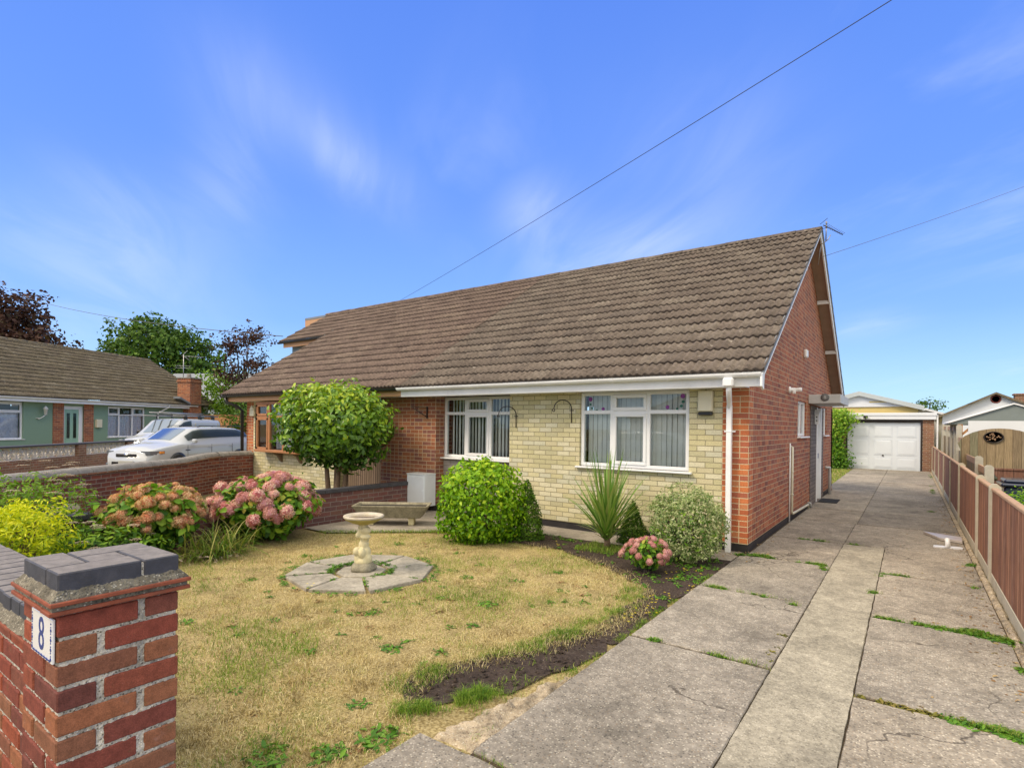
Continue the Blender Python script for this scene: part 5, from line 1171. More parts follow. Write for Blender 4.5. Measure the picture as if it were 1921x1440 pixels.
# the far side of the road behind the viewer (seen only as reflections)
OB = gable_house('bungalow', 'brick bungalow across the road, facing the near bungalow', 'bungalow', -14, 1, -6.5, -37, -28, 2.5, 5.2, 'red_brick', 'old_roof_tiles', 'white_boards'); OB.rotation_euler.z = 0
def copy_tree(o, parent=None):
    c = o.copy(); COL.objects.link(c); c.parent = parent
    for ch in list(o.children): copy_tree(ch, c)
    return c
C2 = copy_tree(CAR); C2.name = 'parked_car'; C2.location = (-6.2, -13.4, 0); C2.rotation_euler.z = 0; C2['label'] = 'white estate car parked out on the road, mirrored in the big front window'
# ------------------------------------------------------------------ bird bath, octagon paving, trough
oc = (-3.225, -3.68); fl = MB(); RO, RI = .80, .33
OP = thing('octagon_paving', 'octagon of grey stone flags set in the lawn under the bird bath', 'paving', (oc[0], oc[1], 0))
for k in range(8):
    a0_, a1_ = math.pi/4*k+.18, math.pi/4*(k+1)+.18; g_ = .02; P = []
    for (rr_, aa) in ((RI, a0_+g_*2), (RO, a0_+g_), (RO, a1_-g_), (RI, a1_-g_*2)): P.append((rr_*math.cos(aa)+random.uniform(-.012, .012), rr_*math.sin(aa)+random.uniform(-.012, .012)))
    q = MB(); flagpoly(q, P, .048+random.uniform(-.004, .004), .05); q.build('flagstone', 'flagstone', OP)
q = MB(); flagpoly(q, [(.27*math.cos(math.pi/4*k+.18), .27*math.sin(math.pi/4*k+.18)) for k in range(8)], .046, .05); q.build('flagstone', 'flagstone', OP)
BB = thing('bird_bath', 'cream stone bird bath held up by a carved figure in the middle of the lawn', 'bird bath', (-3.225, -3.66, .046), .62)
q = MB(); pr_ = [(0, 0), (.135, 0), (.14, .03), (.125, .06), (.10, .085), (0, .10)]; q.lathe(pr_, seg=26, wob=.07); q.build('base', 'rough_stone', BB)
blobs('carved_figure', [(0, 0, .10, .10, .09, .07), (-.045, -.02, .14, .05, .055, .09), (.05, -.01, .12, .055, .06, .07), (-.06, -.045, .215, .042, .05, .05), (.0, -.055, .20, .04, .045, .06), (.03, 0, .20, .055, .055, .07),
    (.005, .0, .28, .058, .05, .06), (.015, 0, .34, .05, .045, .04), (.03, -.035, .375, .062, .045, .030), (.0, -.02, .385, .05, .045, .035), (-.035, -.045, .42, .024, .026, .055), (-.055, -.05, .395, .02, .022, .03),
    (.035, -.03, .445, .058, .05, .044), (.02, .02, .44, .05, .05, .05), (-.03, .0, .475, .035, .035, .03), (.0, 0, .50, .05, .05, .02)], 'cast_stone', BB, .0065, 3)
q = MB(); q.lathe([(0, .505), (.06, .508), (.13, .53), (.195, .565), (.213, .583)], seg=36); q.build('bowl_underside', 'bath_mossy', BB)
q = MB(); q.lathe([(.211, .582), (.222, .59), (.222, .604), (.21, .612), (.188, .608), (.165, .59), (.12, .572), (.0, .565)], seg=36, wob=.012); q.build('bowl', 'lichen_stone', BB)
q = MB(); q.lathe([(0, .5875), (.165, .5875), (.165, .5885), (0, .5885)], seg=32); q.build('water', 'bird_water', BB)
TRc = (-5.17, -1.47); TRG = thing('trough', 'weathered stone trough on a stone foot beside the low purple wall', 'trough', (TRc[0], TRc[1], .036), .6229-.0)
q = MB(); 
def trap(zb_, zt_, l0, l1, w0, w1): return [(-l0, -w0, zb_), (l0, -w0, zb_), (l0, w0, zb_), (-l0, w0, zb_), (-l1, -w1, zt_), (l1, -w1, zt_), (l1, w1, zt_), (-l1, w1, zt_)]
vs = trap(.12, .33, .48, .62, .14, .25)+[(-.575, -.215, .33), (.575, -.215, .33), (.575, .215, .33), (-.575, .215, .33), (-.53, -.18, .25), (.53, -.18, .25), (.53, .18, .25), (-.53, .18, .25)]
q.add(vs, [(0, 3, 2, 1), (0, 1, 5, 4), (1, 2, 6, 5), (2, 3, 7, 6), (3, 0, 4, 7), (4, 5, 9, 8), (5, 6, 10, 9), (6, 7, 11, 10), (7, 4, 8, 11), (8, 9, 13, 12), (9, 10, 14, 13), (10, 11, 15, 14), (11, 8, 12, 15)])
tr = q.build('basin', 'rough_stone', TRG); bv = tr.modifiers.new('b', 'BEVEL'); bv.width = .018; bv.segments = 2
q = MB(); q.box(-.555, .555, -.20, .20, .27, .292); q.build('compost', 'dark_compost', TRG)
for xx in (.32, -.34):
    q = MB(); q.box(xx-.045, xx+.045, -.09, .09, 0, .135, 0, .006); q.build('foot', 'cast_stone', TRG)
# things lying on the drive
q = MB(); flagpoly(q, [(1.90, 3.18), (2.36, 2.95), (2.345, 2.55), (2.09, 2.66)], .085, .035, 0, .003); tag(q.build('broken_board', 'wet_board'), 'broken grey board lying on the driveway by the fence', 'board')
WF = thing('plastic_fitting', 'white plastic pipe fitting lying on the driveway beside the broken board', 'fitting', (2.17, 2.04, .042), .2)
q = MB()
for sgn in (-1, 1): q.prism([(0, .03), (sgn*.06, .0), (sgn*.15, .0), (sgn*.17, .04), (sgn*.15, .09), (sgn*.05, .10), (0, .07)] if sgn > 0 else [(0, .07), (-.05, .10), (-.15, .09), (-.17, .04), (-.15, 0), (-.06, 0), (0, .03)], 'z', .0, .02)
q.build('base', 'white_upvc', WF); q = MB(); q.tube([(0, .04, .01), (0, .06, .08), (.0, .09, .12)], .03, 10); q.build('socket', 'white_upvc', WF)
q = MB(); q.box(.04, .42, 6.35, 7.15, .041, .055, 0, .004); tag(q.build('doormat', 'doormat'), 'black doormat on the driveway outside the side door', 'doormat')
# ------------------------------------------------------------------ overhead cables
def cable(name, label, a, b, sag, r, mat):
    a, b = Vector(a), Vector(b); q = MB(); q.tube([a.lerp(b, t/24)-Vector((0, 0, sag*4*(t/24)*(1-t/24))) for t in range(25)], r, 5); tag(q.build(name, mat, uvm=False), label, 'cable')
cable('overhead_cable', 'long black cable crossing the sky diagonally above the roof', (4.8, -1.46, 6.75), (-17.21, 8.23, 6.37), .12, .0055, 'cable_black')
cable('overhead_cable', 'thin cable running from the near gable peak off to the upper right', (.25, 4.76, 5.08), (5.4, 14.9, 9.35), .05, .005, 'cable_grey')
cable('overhead_cable', 'thin cable sloping down past the trees to the far dormer', (-50.46, 4.04, 10.6), (-15.2, 2.75, 4.55), .35, .013, 'cable_grey')
# ------------------------------------------------------------------ plants
def plant(name, label, cat, loc, group=None): return thing(name, label, cat, loc, 0, group)
def foliage(parent, n, c, rad, size, mat, seed=1, amp=.12, depth=.35, aspect=.5, name='foliage', zmin=-1, taper=0, jit=.6, up=.3, toplight=.0, droop=.25, svar=.3, box=0):
    P, N, q_ = shell(n, c, rad, seed, amp, depth, zmin, taper, box)
    b = None
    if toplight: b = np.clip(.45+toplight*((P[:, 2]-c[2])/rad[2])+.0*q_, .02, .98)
    V, F, r = leaves(P, N, size, aspect, jit, droop, svar, b, up); return npmesh(name, V, F, mat, parent, r)
def stems(parent, n, c, rad, mat='bark', r=.006, name='stem'):
    q = MB()
    for i in range(n):
        a = rng.uniform(0, 6.28); k = rng.uniform(.3, .85); z = rng.uniform(.3, .9)
        q.tube([(c[0]+rng.normal(0, .02), c[1]+rng.normal(0, .02), 0), (c[0]+rad[0]*k*.4*math.cos(a), c[1]+rad[1]*k*.4*math.sin(a), c[2]*.7), (c[0]+rad[0]*k*math.cos(a), c[1]+rad[1]*k*math.sin(a), c[2]+rad[2]*z*.7)], [r*1.6, r*1.2, r*.6], 5, cap=False)
    return q.build(name, mat, parent, uvm=False)
# camellia standard in the next-door garden
cx_ = (-7.05, -1.22)
CM = plant('camellia_tree', 'rounded glossy camellia tree with several pale stems behind the low purple wall', 'tree', (cx_[0], cx_[1], 0))
for (x, y, x2, y2) in ((-.16, .0, -.5, .1), (.02, .03, .05, -.1), (.12, -.03, .45, 0), (.2, .06, .6, .3)):
    q = MB(); q.tube([(x, y, 0), (x*1.1, y, .45), (x*1.4, y, .8), (x2, y2, 1.3)], [.055, .05, .042, .02], 8); q.build('trunk', 'bark', CM, uvm=False)
P1, N1, _ = shell(7000, (0, 0, 1.66), (1.10, .98, .74), 4, .17, .42, -1, .08); P2, N2, _ = shell(1100, (.55, 0, 1.25), (.60, .5, .42), 9, .25, .5); P3, N3, _ = shell(500, (-.75, .1, 1.35), (.42, .4, .45), 5, .3, .6)
tw = []
for i in range(70):
    d = unit(rng.normal(0, 1, 3)); d[2] = abs(d[2])*.9 if i % 3 else d[2]; base = np.array([0, 0, 1.66])+d*np.array([1.08, .96, .74])
    for k in range(7): tw.append((base+d*.03*k+rng.normal(0, .015, 3), d))
P = np.concatenate([P1, P2, P3, np.array([t[0] for t in tw])]); N = np.concatenate([N1, N2, N3, np.array([t[1] for t in tw])])
keep = P[:, 1] < 1.15; P, N = P[keep], N[keep]
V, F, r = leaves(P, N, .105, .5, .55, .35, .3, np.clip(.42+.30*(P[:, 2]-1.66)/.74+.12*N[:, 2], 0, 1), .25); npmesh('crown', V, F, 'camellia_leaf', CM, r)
# clipped round privet
B1 = plant('round_shrub', 'large bright green clipped round shrub in front of the porch window', 'shrub', (-3.27, -1.50, 0))
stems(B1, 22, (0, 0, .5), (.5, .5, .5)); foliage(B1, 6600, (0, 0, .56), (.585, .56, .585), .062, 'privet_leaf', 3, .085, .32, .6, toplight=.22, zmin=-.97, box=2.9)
q = foliage(B1, 120, (.05, 0, 1.16), (.10, .10, .08), .05, 'privet_leaf', 3, .3, .9, .6, name='top_shoot')
# dwarf conifers
def cone(label, x, y, h, r, n, seed):
    T = plant('dwarf_conifer', label, 'conifer', (x, y, 0), 'small cone conifers by the front wall'); q = MB(); q.tube([(0, 0, 0), (0, 0, h*.9)], [.02, .006], 6); q.build('trunk', 'bark', T, uvm=False)
    t = rng.uniform(0, 1, n)**.62; z = h*(1-t)*.97+.02; a = rng.uniform(0, 6.283, n); d = np.stack([np.cos(a), np.sin(a), np.full(n, .45)], 1)
    rr_ = r*np.power(t, .8)*(1+.10*np.sin(a*3+z*11+seed)+.08*np.sin(a*7+z*23))*(1-.22*rng.uniform(0, 1, n)**2); rr_ *= np.where(z < .12, .85+z, 1)
    P = np.stack([np.cos(a)*rr_, np.sin(a)*rr_, z], 1); V, F, rd = leaves(P, unit(d), .034, .42, .5, -.6, .3, None, .4); npmesh('foliage', V, F, 'conifer_leaf', T, rd)
cone('taller dark cone conifer beside the bright round shrub', -2.82, -1.0, .90, .28, 5200, 1)
cone('shorter dark cone conifer between the spiky yucca and the variegated shrub', -1.46, -.34, .62, .235, 3800, 4)
# spiky cordyline
YU = plant('cordyline', 'spiky green cordyline with arching sword leaves under the big window', 'plant', (-1.62, -.84, 0))
q = MB(); q.tube([(0, 0, 0), (.01, 0, .10), (0, 0, .2)], [.045, .04, .045], 10); q.build('trunk', 'bark', YU, uvm=False)
def blades(n, L0, L1, w0, tilt0, tilt1, base, droop, segs=6, brange=(0, 1), spread=.03):
    vs = []; fs = []; rd = []
    for i in range(n):
        a = rng.uniform(0, 6.283); t = tilt0+(tilt1-tilt0)*rng.uniform(0, 1); L = rng.uniform(L0, L1); w_ = w0*rng.uniform(.75, 1.2); d = np.array([math.cos(a), math.sin(a), 0]); sd = np.array([-d[1], d[0], 0])
        p = np.array(base)+np.array([rng.normal(0, spread), rng.normal(0, spread), rng.uniform(0, .08)]); an = t; b = len(vs); c = rng.uniform(*brange); dr_ = droop*rng.uniform(.3, 1.4)
        for k in range(segs+1):
            s_ = k/segs; ww = w_*(1-s_**2.2)*(.6+.8*min(1, s_*4)*.5); vs += [tuple(p-sd*ww/2), tuple(p+sd*ww/2)]; rd += [c, c]
            if k < segs: fs.append((b+2*k, b+2*k+1, b+2*k+3, b+2*k+2))
            p = p+(d*math.sin(an)+np.array([0, 0, math.cos(an)]))*L/segs; an += dr_/segs*(1+s_)
    return np.array(vs), np.array(fs), np.array(rd)
for args in ((34, .92, 1.26, .042, .02, .26, (0, 0, .16), .12), (90, .72, 1.12, .034, .28, .92, (0, 0, .14), .38), (26, .45, .7, .024, .8, 1.2, (0, 0, .12), .5)):
    V, F, r = blades(*args); npmesh('leaves', V, F, 'yucca_leaf', YU, r)
# variegated pittosporum
PT = plant('variegated_shrub', 'pale variegated round shrub beside the white downpipe', 'shrub', (-.52, -.86, 0))
stems(PT, 26, (0, 0, .42), (.42, .42, .42), 'dark_bark')
cl_, nn = [], []
Pc, Nc, _ = shell(680, (0, 0, .47), (.46, .46, .48), 6, .08, .30, -.9)
for p_, n_ in zip(Pc, Nc): k = 16; cl_.append(p_+rng.normal(0, .020, (k, 3))); nn.append(np.repeat(n_[None], k, 0)+rng.normal(0, .6, (k, 3)))
V, F, r = leaves(np.concatenate(cl_), unit(np.concatenate(nn)), .034, .42, .6, .0, .3); npmesh('foliage', V, F, 'variegated_leaf', PT, r)
foliage(PT, 900, (.0, 0, .40), (.44, .44, .40), .05, 'mixed_leaf', 3, .1, .6, .4, name='inner_foliage', zmin=-.9)
# hydrangeas: leaves plus separate mop heads
def bloom_mesh(mat, r0=.075, n=60, seed=0):
    d = unit(rng.normal(0, 1, (n*2, 3))); d = d[d[:, 2] > -.35][:n]; seed_ = rng.uniform(0, 6); P = d*r0*(1+rng.uniform(-.16, .14, (len(d), 1))+.20*np.sin(d[:, :1]*5+seed_)*np.cos(d[:, 1:2]*4+seed_))*np.array([1, 1, .78]); vs, fs, rd = [], [], []; base = rng.uniform(0, .7)
    for p_, n_ in zip(P, d):
        t = unit(np.cross(n_, rng.normal(0, 1, 3))); b = np.cross(n_, t); c = np.clip(base+rng.uniform(-.45, .55), 0, 1); s_ = r0*.34*rng.uniform(.7, 1.25)
        for (u, v) in ((t, b), (b, -t), (-t, -b), (-b, t)):
            k = len(vs); vs += [p_, p_+(u*.9+v*.5)*s_+n_*s_*.25, p_+(u+v)*.75*s_+n_*s_*.1+u*s_*.3, p_+(v*.9+u*.5)*s_*.9+n_*s_*.2]; fs.append((k, k+1, k+2, k+3)); rd += [c]*4
    nb0 = len(vs); U, W_ = 12, 7
    for i in range(W_+1):
        for j in range(U):
            th = math.pi*.62*i/W_; q_ = r0*.80*(1+rng.uniform(-.05, .05)); vs.append(np.array([q_*math.sin(th)*math.cos(6.283*j/U), q_*math.sin(th)*math.sin(6.283*j/U), q_*math.cos(th)*.82])); rd.append(rng.uniform(0, .12))
    for i in range(W_):
        for j in range(U): fs.append((nb0+i*U+j, nb0+i*U+(j+1) % U, nb0+(i+1)*U+(j+1) % U, nb0+(i+1)*U+j))
    return npmesh(None, np.array(vs), np.array(fs), mat, rnd=np.array(rd))
def hydrangea(label, loc, rad, zc, nleaf, heads, mats, leafsize, seed, r0=.075, leafmat_='hydrangea_leaf', explicit=(), zmin=-.2, hs=(.75, 1.2), taper=.25):
    T = plant('hydrangea', label, 'hydrangea', (loc[0], loc[1], 0)); stems(T, 24, (0, 0, zc), rad, 'dark_bark', .006)
    foliage(T, nleaf, (0, 0, zc), rad, leafsize, leafmat_, seed, .12, .55, .62, toplight=.15, taper=taper, droop=.5, jit=.5)
    ms = [bloom_mesh(m_, r0, 80) for m_ in mats for _ in range(3)]; pts = []; tries = 0
    while len(pts) < heads and tries < 4000:
        tries += 1; d = unit(rng.normal(0, 1, 3))
        if d[2] < zmin: continue
        p_ = np.array([0, 0, zc])+d*np.array(rad)*(1.0+rng.uniform(-.05, .10)+.05*math.sin(5*d[0]+3*d[1]))
        if p_[2] < .08 or any(np.linalg.norm(p_-q_) < r0*(1.0 if tries % 2 else 1.7) for q_, _ in pts): continue
        pts.append((p_, d))
    for i, (p_, d) in enumerate(pts+[(np.array(e), unit(np.array([.3, -.8, .6]))) for e in explicit]):
        o = bpy.data.objects.new('flower_head', ms[i % len(ms)]); COL.objects.link(o); o.parent = T; o.location = p_
        o.rotation_euler = Vector(d+np.array([0, 0, .4])).to_track_quat('Z', 'X').to_euler(); s_ = rng.uniform(*hs); o.scale = (s_, s_, s_*rng.uniform(.85, 1.05))
    return T
hydrangea('wide pink mophead hydrangea at the lawn edge in front of the low wall', (-5.74, -3.32), (.73, .66, .41), .47, 2800, 84, ['pink_floret', 'pink_floret', 'mauve_floret'], .10, 2, .082, hs=(.65, 1.15))
hydrangea('orange coral hydrangea left of the pink one', (-5.80, -4.74), (.53, .50, .39), .50, 1500, 84, ['coral_floret'], .105, 5, .060, hs=(.6, 1.25), explicit=((.55, -.35, .12), (.62, -.42, .05), (.52, -.45, .2)))
hydrangea('small mauve pink hydrangea in the bed beside the driveway', (-.70, -1.72), (.25, .24, .17), .24, 500, 38, ['mauve_floret'], .06, 8, .036, hs=(.8, 1.15))
# golden shrub and neighbours at the wall
G1 = plant('golden_shrub', 'bright yellow green shrub behind the front wall', 'shrub', (-5.12, -6.20, 0)); stems(G1, 20, (0, 0, .5), (.4, .35, .4))
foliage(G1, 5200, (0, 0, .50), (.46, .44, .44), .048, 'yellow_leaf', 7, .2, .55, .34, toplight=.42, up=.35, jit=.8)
S1 = plant('seedhead_shrub', 'green shrub with flat brown dried flower heads behind the golden shrub', 'shrub', (-6.15, -5.95, 0)); stems(S1, 30, (0, 0, .55), (.5, .5, .5), 'dark_bark', .004)
foliage(S1, 3400, (0, 0, .62), (.62, .70, .52), .052, 'lime_leaf', 12, .2, .6, .36, toplight=.2)
def umbels(T, n, c, rad, r0, mat='dry_seedhead'):
    for i in range(n):
        d = unit(rng.normal(0, 1, 3)); d[2] = abs(d[2]); p_ = np.array(c)+d*np.array(rad)*rng.uniform(.95, 1.15); vs, fs, rd = [], [], []
        for k in range(60):
            a, r_ = rng.uniform(0, 6.28), r0*math.sqrt(rng.uniform(0, 1)); x, y, z = p_[0]+r_*math.cos(a), p_[1]+r_*math.sin(a), p_[2]+.012*(1-(r_/r0)**2)+rng.uniform(-.004, .004); b = len(vs); e = .009
            vs += [(x-e, y, z), (x, y-e, z+.003), (x+e, y, z), (x, y+e, z+.003)]; fs.append((b, b+1, b+2, b+3)); rd += [rng.uniform(0, 1)]*4
        npmesh('seed_head', np.array(vs), np.array(fs), mat, T, np.array(rd))
umbels(S1, 40, (0, 0, .70), (.62, .70, .54), .065)
S2 = plant('seedhead_shrub', 'dark leafy low plant with pinkish dried flower heads in front of the black coping', 'shrub', (-5.55, -5.42, 0)); stems(S2, 20, (0, 0, .3), (.5, .45, .3), 'dark_bark', .004)
foliage(S2, 2300, (0, 0, .25), (.62, .62, .28), .075, 'mixed_leaf', 14, .25, .6, .36, toplight=.2); umbels(S2, 12, (0, 0, .32), (.5, .5, .3), .06)
W2 = plant('tall_shoots', 'tall young shoots with big pointed leaves between the golden shrub and orange hydrangea', 'plant', (-5.95, -5.2, 0)); q = MB(); Pp, Nn = [], []
for (dx, dy, h) in ((-.28, -.22, .78), (-.05, -.05, .82), (.08, .1, .95), (.22, .22, .92), (.15, -.2, .85), (.3, .35, .8)):
    top = np.array([dx*1.5, dy*1.5, h]); q.tube([(dx*.5, dy*.5, 0), (dx, dy, h*.6), tuple(top)], [.008, .006, .003], 5, cap=False)
    for k in range(13):
        t = .25+.78*k/13; Pp.append(np.array([dx*(.5+t), dy*(.5+t), h*t])); a = k*2.4; Nn.append([math.cos(a)*.5, math.sin(a)*.5, 1])
q.build('stem', 'dark_bark', W2, uvm=False); V, F, r = leaves(np.array(Pp), np.array(Nn), .16, .42, .25, .1, .2, None, .6); npmesh('foliage', V, F, 'bright_leaf', W2, r)
DLY = plant('daylily_clump', 'arching clump of strappy yellowing leaves between the two big hydrangeas', 'plant', (-5.25, -4.28, 0)); V, F, r = blades(330, .35, .62, .014, .1, 1.25, (0, 0, 0), 1.3, 6, spread=.16); npmesh('leaves', V, F, 'daylily_leaf', DLY, r)
foliage(DLY, 160, (.1, -.1, .05), (.3, .3, .06), .05, 'dry_seedhead', 3, .3, .8, .3, name='dry_leaves')
RW_ = plant('rose_shoots', 'sparse leafy stems behind the low wall near the camellia stems', 'plant', (-6.75, -2.5, 0)); stems(RW_, 10, (0, 0, .5), (.35, .5, .45), 'dark_bark', .004); foliage(RW_, 170, (0, 0, .55), (.35, .55, .35), .05, 'mixed_leaf', 3, .3, .8, .5)
# climber on the garage corner
IV = plant('climber', 'bright green leafy climber covering the left corner of the garage', 'climber', (-.85, 19.75, 0)); stems(IV, 14, (0, 0, 1.2), (.3, .2, 1.2), 'dark_bark', .01)
P = np.stack([rng.normal(0, .22, 3000), rng.uniform(-.45, .15, 3000), rng.uniform(.05, 2.55, 3000)], 1); P[:, 0] += .12*np.sin(P[:, 2]*4); P[:, 0] = np.where(P[:, 2] > 2.0, P[:, 0]*1.35+.1, P[:, 0]); N = np.stack([rng.normal(.1, .4, 3000), np.full(3000, -.8), rng.uniform(.1, .8, 3000)], 1)
V, F, r = leaves(P, N, .10, .6, .5, .6, .3, np.clip(.1+.3*P[:, 2]+rng.normal(0, .1, 3000), 0, 1)); npmesh('foliage', V, F, 'ivy_leaf', IV, r)
FP = plant('leafy_plant', 'bright green feathery plant just over the fence near the bin', 'plant', (3.0, 2.6, 0)); foliage(FP, 1300, (0, 0, .55), (.28, .35, .34), .045, 'bright_leaf', 3, .15, .6, .35)
# ------------------------------------------------------------------ trees in the distance
def tree(label, base, H_, crowns, leaf, mat, n, trunks=((0, 0, .25),), bark='dark_bark', size=.3, depth=.6, amp=.22, name='tree', jit=.9):
    T = plant(name, label, 'tree', tuple(base)); q = MB()
    for (x, y, r_) in trunks:
        q.tube([(x, y, 0), (x*1.4+.1, y*1.4, H_*.4), (x*2.2, y*2.2, H_*.8)], [r_, r_*.75, r_*.25], 8)
    for (cx, cy, cz, rx, ry, rz_) in crowns:
        for k in range(7):
            d = unit(rng.normal(0, 1, 3)); q.tube([(0, 0, H_*.35), (cx*.5, cy*.5, cz-rz_*.5), (cx+d[0]*rx*.8, cy+d[1]*ry*.8, cz+d[2]*rz_*.8)], [trunks[0][2]*.5, trunks[0][2]*.3, .02], 5, cap=False)
    q.build('trunk', bark, T, uvm=False); PP, NN = [], []; tot = sum(c[3]*c[5] for c in crowns)
    for i, (cx, cy, cz, rx, ry, rz_) in enumerate(crowns):
        m_ = int(n*rx*rz_/tot/9); cc, cn, _ = shell(m_, (cx, cy, cz), (rx, ry, rz_), i+3, amp, depth)
        for a, b in zip(cc, cn): k = 9; PP.append(a+rng.normal(0, size*1.05, (k, 3))*np.array([1, 1, .6])); NN.append(np.repeat(b[None], k, 0))
    P = np.concatenate(PP); N = np.concatenate(NN); V, F, r = leaves(P, N, size, .7, jit, .2, .4); npmesh('crown', V, F, mat, T, r); return T
b = S(-37.6, 42); tree('dark copper red tree towering behind the green bungalow roof', b, 9, [(-.6, -.4, 8.9, 2.6, 2.6, 3.0), (1.2, 1.0, 6.9, 2.3, 2.3, 1.8), (-2.9, -2.0, 8.6, 2.6, 2.6, 2.8)], None, 'copper_leaf', 9000, ((0, 0, .35),), size=.27)
b = S(-28.8, 45); tree('broad dark green oak tree beyond the green bungalow', b, 8, [(0, 0, 7.1, 3.6, 3.2, 2.9), (-2.3, -1.6, 6.0, 2.2, 2.0, 1.8), (2.4, 1.8, 6.2, 2.3, 2.2, 2.1), (-.6, -.3, 8.6, 1.9, 1.8, 1.5)], None, 'oak_leaf', 13000, ((0, 0, .4),), size=.26, depth=.45)
b = S(-14.8, 30.5); tree('sparse copper leaved tree with bare gaps beside the far bungalow roof', b, 6.6, [(.35, .3, 6.35, 1.15, 1.0, .75), (-.6, -.4, 5.9, 1.0, .9, .85), (.5, .3, 5.0, 1.0, .9, .8), (-.5, -.4, 4.4, .9, .9, .9), (.2, .1, 3.3, .9, .9, .8)], None, 'copper_leaf', 2600, ((0, 0, .10), (.3, .2, .08), (-.25, -.2, .07)), size=.13, depth=.9, amp=.3)
b = S(-16.4, 32.5); tree('lime green bushy tree behind the red brick chimney', b, 3.6, [(-.5, -.3, 3.9, 1.5, 1.3, .9), (.9, .6, 3.0, 1.3, 1.2, 1.3), (-.2, 0, 2.6, 1.4, 1.2, 1.0)], None, 'lime_leaf', 4200, ((0, 0, .1),), size=.15, name='bushy_tree')
b = S(-14.2, 29.2); tree('dark green bush between the parked cars and the far bungalow', b, 1.6, [(0, 0, 1.9, 1.1, 1.0, 1.1), (.9, .6, 1.5, .9, .9, .9)], None, 'oak_leaf', 2200, ((0, 0, .06),), size=.13, name='bush')
tree('small round grey green tree far beyond the garage', (3.1, 52, 0), 3, [(0, 0, 3.7, 1.1, 1, .75)], None, 'oak_leaf', 700, ((0, 0, .1),), size=.15, name='tree')
# ------------------------------------------------------------------ grass and weeds
def inpoly(x, y, P):
    c = np.zeros(len(x), bool); j = len(P)-1
    for i in range(len(P)):
        xi, yi = P[i]; xj, yj = P[j]; c ^= ((yi > y) != (yj > y)) & (x < (xj-xi)*(y-yi)/(yj-yi+1e-12)+xi); j = i
    return c
def grass(name, P, hgt, wid, mat, rnd=None, lean=.6, kind='stuff', parent=None):
    n = len(P); a = rng.uniform(0, 6.283, n); d = np.stack([np.cos(a), np.sin(a), np.zeros(n)], 1); b_ = rng.uniform(0, 6.283, n); l = np.stack([np.cos(b_), np.sin(b_), np.zeros(n)], 1)
    h = (hgt*rng.uniform(.5, 1.3, n) if np.ndim(hgt) == 0 else hgt)[:, None]; w_ = wid*rng.uniform(.6, 1.3, (n, 1)); ln = lean*rng.uniform(.2, 1.5, (n, 1)); up = np.array([0, 0, 1.])
    mid = P+l*h*ln*.35+up*h*.6; tip = P+l*h*ln*1.0+up*h*np.maximum(.15, 1-ln*.4)
    V = np.stack([P-d*w_/2, P+d*w_/2, mid-d*w_*.4, mid+d*w_*.4, tip], 1).reshape(-1, 3); k = np.arange(n)[:, None]*5
    F = np.concatenate([k+np.array([[0, 1, 3]]), k+np.array([[0, 3, 2]]), k+np.array([[2, 3, 4]])], 0); r = rng.uniform(0, 1, n) if rnd is None else rnd
    o = npmesh(name, V, F, mat, parent, np.repeat(r, 5)); 
    if kind and not parent: tag(o, kind=kind)
    return o
def density(n, x0, x1, y0, y1, pw=1.6):
    """more candidates close to the camera"""
    x = rng.uniform(x0, x1, n*4); y = rng.uniform(y0, y1, n*4); d = np.hypot(x-1.72, y+7.73); k = rng.uniform(0, 1, n*4) < np.minimum(1, (2.6/d))**pw; return x[k][:n], y[k][:n]
LAWN = [(-.40, -7.0), (-.36, -5.65), (-.62, -5.45), (-.86, -5.06), (-.70, -4.70), (-.52, -4.3), (-.50, -3.86), (-.40, -3.60), (-.38, -3.2), (-.38, -2.85), (-.52, -2.40), (-.86, -2.06), (-1.36, -1.72), (-2.0, -1.36), (-2.65, -1.33), (-3.5, -1.2), (-4.2, -1.48), (-5.4, -2.6), (-5.9, -3.4), (-5.6, -7.0)]
def nz(x, y, f, ph): return np.sin(x*f+ph+1.7*np.sin(y*f*.7+ph))*np.cos(y*f*1.1-ph+1.3*np.sin(x*f*.6))
x, y = density(150000, -6, -.2, -6.9, -1.1); k = inpoly(x, y, LAWN) & (np.hypot(x-oc[0], y-oc[1]) > .83); x, y = x[k], y[k]
patch = nz(x, y, 1.9, .4)+.5*nz(x, y, 4.7, 2.)+.35*nz(x, y, 11, 1.)
edge = np.zeros(len(x))
for (ex, ey_) in [(a*(1-t)+c*t, b*(1-t)+d*t) for (a, b), (c, d) in zip(LAWN[1:15], LAWN[2:16]) for t in np.linspace(0, 1, 5)]: edge = np.maximum(edge, np.exp(-((x-ex)**2+(y-ey_)**2)/.035))
gr = (patch+1.2*edge+rng.normal(0, .5, len(x))) > .68
bare = rng.uniform(0, 1, len(x)) < np.clip(.25-.6*nz(x, y, 6.3, 5.), 0, .75)
dry = ~gr & ~bare; z = np.full(len(x), .012)
Pd = np.stack([x, y, z], 1)
pd = Pd[dry]; tone = np.clip(.5+.30*nz(pd[:, 0], pd[:, 1], 8.5, 3.1)+.22*nz(pd[:, 0], pd[:, 1], 19, .7)+rng.normal(0, .22, len(pd)), 0, 1)
grass('lawn_grass', pd, np.clip(.024+.010*nz(pd[:, 0], pd[:, 1], 7, 1.), .01, .04)*rng.uniform(.5, 1.7, len(pd)), .0034, 'grass_dry', rnd=tone, lean=1.1)
grass('green_grass', Pd[gr], .034*rng.uniform(.5, 1.6, int(gr.sum())), .0035, 'grass_green', rnd=np.clip(.62-.3*nz(x[gr], y[gr], 3, 1)+rng.normal(0, .22, int(gr.sum())), 0, 1), lean=.9)
